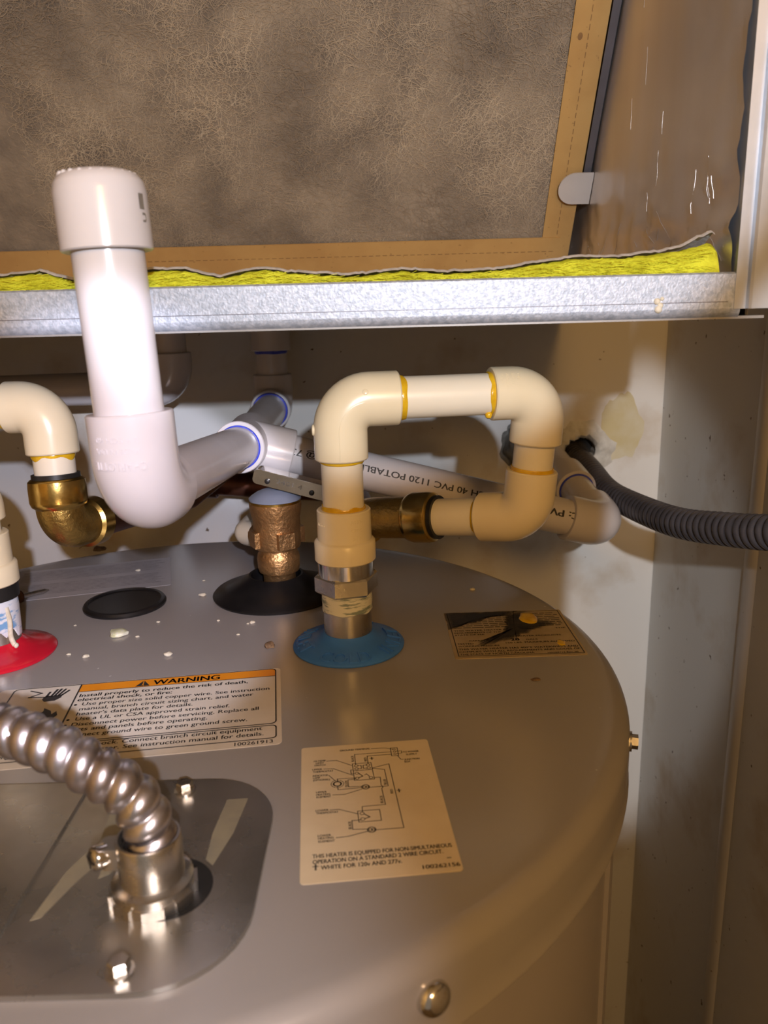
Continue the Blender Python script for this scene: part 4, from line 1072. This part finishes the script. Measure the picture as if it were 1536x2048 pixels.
    # yellow glass wool torn along the front
    edge = [(-520, 200), (-300, 200), (-164, 199.8), (-147, 201.2), (-132, 197.0), (-115, 198.0), (-99, 201.0), (-84, 200.6), (-69, 196.8), (-58, 199.4), (-49, 200.0), (-38, 198.3), (-12, 196.3), (10, 198.2), (30, 196.6), (53, 197.2), (70, 199.6), (86, 201.4), (104, 201.0), (119, 202.4), (132, 203.6), (141, 206.0), (145, 206.5), (149, 203)]
    def ztop(x):
        for (a, za), (b, zb) in zip(edge, edge[1:]):
            if a <= x <= b: return za + (zb - za) * (x - a) / (b - a)
        return edge[-1][1]
    V = []; F = []; nx = 420; prf = [(0, -1.5), (0, .25), (.1, .55), (.3, .85), (.55, 1.0), (.8, .98), (1, .8), (1, -1.5)]
    x0, x1 = -505, 147
    for i in range(nx + 1):
        x = x0 + (x1 - x0) * i / nx; zt = ztop(x)
        for (fy, fz) in prf:
            z = ZRT - 4 + (zt - ZRT + 4) * fz if fz > 0 else ZB + 3
            q = Vector((x * .22, fy * 4, fz * 5))
            n1 = noise.noise(q); n2 = noise.noise(q * 3.1)
            V.append((x, YR + 4.5 + 13 * fy + (1.1 * n1 + .6 * n2 if fz > .2 else 0), z + (.8 * n1 + .5 * n2 if fz > .5 else 0)))
    m_ = len(prf)
    for i in range(nx):
        for j in range(m_ - 1): a = i * m_ + j; F.append((a, a + 1, a + m_ + 1, a + m_))
    F.append(tuple(range(m_))); F.append(tuple(nx * m_ + k for k in range(m_ - 1, -1, -1)))
    ins = MB().add(V, F).build('glass_wool', 'wool', ah, smooth=70, label='torn edge of yellow glass wool insulation')
    # wool fibres
    rnd = random.Random(12); mb = MB()
    for k in range(2200):
        x = rnd.uniform(-200, 140); zt = ztop(x) - .8; t = rnd.random()
        y = YR + 4.2 + (0 if rnd.random() < .5 else rnd.uniform(0, 9)); z = ZRT - 1 + (zt - ZRT + 1) * t * .97
        L = rnd.uniform(2, 7); a = rnd.gauss(0, .45); dz = math.sin(a) * L * .35
        p0 = Vector((x, y - .3, z)); p1 = p0 + Vector((L * .5, rnd.uniform(-.6, .3), dz * .5 + rnd.uniform(-.4, .4))); p2 = p0 + Vector((L, rnd.uniform(-.5, .4), dz))
        w = Vector((0, 0, .09))
        mb.add([p0 - w, p0 + w, p1 - w, p1 + w, p2 - w, p2 + w], [(0, 2, 3, 1), (2, 4, 5, 3)])
    mb.build('loose_fibers', 'wool', ins, smooth=None)['kind'] = 'stuff'
    # foil facing folded over the wool, ragged silver lip
    V = []; F = []
    for i in range(nx + 1):
        x = x0 + (x1 - x0) * i / nx; zt = ztop(x)
        n1 = noise.noise(Vector((x * .16, 3, 1))); n2 = noise.noise(Vector((x * .7, 1, 9)))
        zc = zt + 1.3 + .6 * n1 + .35 * n2 + max(0, x - 128) * .22; yc = YR + 12 + 3.0 * n1
        for (dy, dz) in ((-1.6, -.5), (-.4, .5), (.8, .6), (2.2, 0), (10, -3.5), (28, -9)):
            V.append((x, yc + dy + .4 * n2, max(zc + dz + (.25 * n2 if dy < 1 else 0), ZRT - 6)))
    for i in range(nx):
        for j in range(5): a = i * 6 + j; F.append((a, a + 1, a + 7, a + 6))
    MB().add(V, F).build('foil_facing', 'foiledge', ah, smooth=60, label='ragged silver foil edge over the wool')
air_handler()

# ---- filter (leans in the cabinet) -------------------------------------------------
FB = Vector((0, 634, 212)); FT = Vector((0, 634 - .672 * 380, 212 + 380))     # bottom and top of its face
fu = (FT - FB).normalized(); fn_ = Vector((0, -fu.z, fu.y)).normalized()      # up along the face, out of the face
if fn_.y > 0: fn_ = -fn_
FX0, FX1 = -500, 144
def filt(u, v, h=0.0): return FB + Vector((u, 0, 0)) + fu * v + fn_ * h
def air_filter():
    LV = (FT - FB).length
    d = root('air_filter', 'dirty grey-brown fibrous air filter in a cardboard frame, leaning in the cabinet', 'air filter', (-180, 634, 212))
    V = []; F = []; nu, nv = 170, 110
    for i in range(nu + 1):
        for j in range(nv + 1):
            u = FX0 + 6 + (FX1 - FX0 - 12) * i / nu; v = 6 + (LV - 12) * j / nv
            V.append(filt(u, v, .8 * noise.noise(Vector((u * .02, v * .02, 0))) + .35 * noise.noise(Vector((u * .12, v * .12, 3)))))
    for i in range(nu):
        for j in range(nv): a = i * (nv + 1) + j; F.append((a, a + nv + 1, a + nv + 2, a + 1))
    n0 = len(V)
    V += [filt(u, v, -18) for u, v in ((FX0 + 6, 6), (FX1 - 6, 6), (FX1 - 6, LV - 6), (FX0 + 6, LV - 6))]
    F.append((n0 + 3, n0 + 2, n0 + 1, n0))
    md = MB().add(V, F).build('media', 'media', d, smooth=60, label='matted grey-brown filter fleece')
    rnd = random.Random(21); mb = MB()
    for k in range(26000):
        u = rnd.uniform(-235, FX1 - 16); v = rnd.uniform(18, 300); a = rnd.uniform(0, math.pi); L = rnd.uniform(4, 15); cv = rnd.gauss(0, 1.3)
        h0 = rnd.uniform(.5, 1.6); prev = None; pts = []
        x, y = u, v
        for s in range(5):
            pts.append((x, y)); x += math.cos(a) * L / 4; y += math.sin(a) * L / 4; a += cv * .35 + rnd.gauss(0, .2)
        w = .075 if rnd.random() < .93 else .13
        VV = []
        for s, (x, y) in enumerate(pts):
            dx, dy = (pts[min(s + 1, 4)][0] - pts[max(s - 1, 0)][0]), (pts[min(s + 1, 4)][1] - pts[max(s - 1, 0)][1]); l = math.hypot(dx, dy) or 1
            if not (FX0 < x < FX1 - 14 and v > 10): x = min(x, FX1 - 14)
            VV += [filt(x - dy / l * w, y + dx / l * w, h0), filt(x + dy / l * w, y - dx / l * w, h0)]
        mb.add(VV, [(2 * s, 2 * s + 1, 2 * s + 3, 2 * s + 2) for s in range(4)])
    mb.build('fibers', 'fiber', md, smooth=None)['kind'] = 'stuff'
    # cardboard frame: four folded strips
    W = 21
    def strip(poly, lab=None):
        V = [filt(u, v, 2.4) for u, v in poly] + [filt(u, v, 1.5) for u, v in poly]; n = len(poly)
        F = [tuple(range(n)), tuple(range(2 * n - 1, n - 1, -1))] + [(i, (i + 1) % n, n + (i + 1) % n, n + i) for i in range(n)]
        return MB().add(V, F).build('frame_strip', 'card', d, smooth=None, label=lab)
    right = strip([(FX1 - W, 0), (FX1, 0), (FX1, LV), (FX1 - W, LV)], 'upright cardboard strip at right')
    left = strip([(FX0, 0), (FX0 + W, 0), (FX0 + W, LV), (FX0, LV)])
    topp = strip([(FX0, LV - W), (FX1, LV - W), (FX1, LV), (FX0, LV)])
    V = []; poly = [(FX0, -1), (FX1 + 1.5, -1), (FX1 - 8, W + 3), (FX0 + 8, W + 3)]
    V = [filt(u, v, 3.6) for u, v in poly] + [filt(u, v, 2.5) for u, v in poly]
    bot = MB().add(V, [(0, 1, 2, 3), (7, 6, 5, 4), (0, 4, 5, 1), (1, 5, 6, 2), (2, 6, 7, 3), (3, 7, 4, 0)]).build('frame_strip', 'card', d, smooth=None, label='bottom cardboard strip')
    for uu in (FX0, FX1): MB().add([filt(uu + a, b, c) for a in (-.6, .6) for b in (0, LV) for c in (1.6, -20)], [(0, 1, 3, 2), (4, 6, 7, 5), (0, 4, 5, 1), (2, 3, 7, 6), (0, 2, 6, 4), (1, 5, 7, 3)]).build('frame_side', 'card', d, smooth=None)
    MB().add([filt(a, b, c) for a in (FX0, FX1) for b in (-1.2, 0) for c in (2.4, -20)], [(0, 1, 3, 2), (4, 6, 7, 5), (0, 4, 5, 1), (2, 3, 7, 6), (0, 2, 6, 4), (1, 5, 7, 3)]).build('frame_side', 'card', d, smooth=None)
    mb = MB()
    u = -230
    while u < FX1 - 12:
        mb.add([filt(u + a, 13 + b, 3.66) for a, b in ((0, -.28), (3.4, -.28), (3.4, .28), (0, .28))], [(0, 1, 2, 3)]); u += 5.2
    mb.build('perforation', 'carddark', bot, smooth=None)
    mb = MB(); v = 26
    while v < 280:
        mb.add([filt(FX1 - 10.5 + a, v + b, 2.46) for a, b in ((-.28, 0), (.28, 0), (.28, 3.4), (-.28, 3.4))], [(0, 1, 2, 3)]); v += 5.2
    mb.build('perforation', 'carddark', right, smooth=None)
    MB().add([filt(FX1 - 15.5 + 1.6 * math.cos(k * .523), 158 + 2.2 * math.sin(k * .523), 2.5) for k in range(12)], [tuple(range(12))]).build('punched_hole', 'carddark', right, smooth=None)
air_filter()

# rail beside the filter and the round-ended retaining clip
def filter_hardware():
    V = [filt(u, v, h) for v in (62, 390) for u, h in ((145.2, 3.2), (150.2, 3.2), (150.6, 1.2), (150.6, -14), (145.2, -14))]
    n = 5; F = [(4, 3, 2, 1, 0), (5, 6, 7, 8, 9)] + [(i, (i + 1) % n, n + (i + 1) % n, n + i) for i in range(n)]
    b = len(V); V.append(filt(149.5, 47, 0)); F[0] = (0, 1, b); F += [(1, 2, b), (2, 3, b), (3, 4, b), (4, 0, b)]
    MB().add(V, F).build('filter_rail', 'rail', ah, smooth=30, label='grey pointed rail beside the filter')
    pl = [(151.5, -11.2), (151.5, 11.2)] + [(139.5 + 11.2 * math.cos(math.radians(a)), 11.2 * math.sin(math.radians(a))) for a in range(90, 271, 12)]
    V = [filt(u, 63 + v, 7.5) for u, v in pl] + [filt(u, 63 + v, 6.3) for u, v in pl]; n = len(pl)
    F = [tuple(range(n)), tuple(range(2 * n - 1, n - 1, -1))] + [(i, (i + 1) % n, n + (i + 1) % n, n + i) for i in range(n)]
    MB().add(V, F).build('retaining_clip', 'clip', ah, smooth=30, label='grey round-ended filter retaining clip')
filter_hardware()

# ================================================================== LITTER ON THE LID
def crumb(name, x, y, r, m, label, cat, group=None, sx=1.0, sz=.7, seed=0):
    bm = bmesh.new(); bmesh.ops.create_icosphere(bm, subdivisions=2, radius=1)
    V = []
    for v in bm.verts:
        q = v.co * (1 + .45 * noise.noise(v.co * 1.7 + Vector((seed * 3.1, 0, 0))))
        V.append(P(x + q.x * r * sx, y + q.y * r, max(.02, (q.z + .75) * r * sz)))
    F = [tuple(v.index for v in f.verts) for f in bm.faces]; bm.free()
    return tag(link(name, V, F, m, None, 50, origin=(x, y, 0)), label, cat, group)
crumb('wax_lump', -158.7, 434.5, 5.0, 'wad', 'pale greenish-white lump on the lid in front of the black plug', 'lump', None, 1.15, .35, 1)
crumb('brown_crumb', -66, 410.7, 2.6, 'browncrumb', 'brown crumb beside the blue flange', 'crumb', None, 1.2, .7, 2)
crumb('brown_crumb', -229, 607, 3.4, 'browncrumb', 'brown crumb near the back rim under the brass elbow', 'crumb', None, 1.5, .7, 3)
crumb('brown_crumb', -212, 381, 2.4, 'browncrumb', 'brown crumb at the front of the red flange', 'crumb', None, 1.3, .7, 4)
for i, (x, y, r) in enumerate([(-121.1, 403.5, 1.9), (-166.8, 403.7, 1.5), (-177.7, 407.6, 1.0), (-81.4, 447.3, 1.4), (-87.2, 429.5, .8), (-122.2, 497, 1.9), (-182.1, 553.2, 1.5), (-146, 430, 1.0),
                               (-103, 452, .8), (-140, 452, .9), (-182, 470, .9), (-110, 520, 1.0), (-128, 527, .8), (57.4, 494.6, 1.4), (-190, 450, .7), (-84, 446, .7)]):
    crumb('plaster_crumb', x, y, r, 'crumb', 'tiny pale plaster crumb lying on the grey lid', 'crumb', 'plaster crumbs on the lid', 1.3, .6, i + 10)
crumb('brown_crumb', 74.1, 362.6, 1.7, 'browncrumb', 'small flat brown speck between the data plate and the diagram sticker', 'crumb', None, 1.5, .25, 5)
def nail():
    a = Vector((-242, 493, 4.2)); b = Vector((-231, 512, 1.8)); ax = (b - a).normalized()
    d = root('nail', 'short nail with rusty head lying beside the hot water nipple', 'nail', (-238, 500, 0))
    MB().tube([a, b - ax * 4, b], [1.7, 1.6, .3], 14).build('shank', 'steel', d)
    MB().lathe([(0, -1.6), (3.0, -1.4), (4.1, -.4), (4.1, .5), (1.5, .9)], a, ax, 20).build('head', 'rust', d)
nail()
bpy.context.view_layer.update()
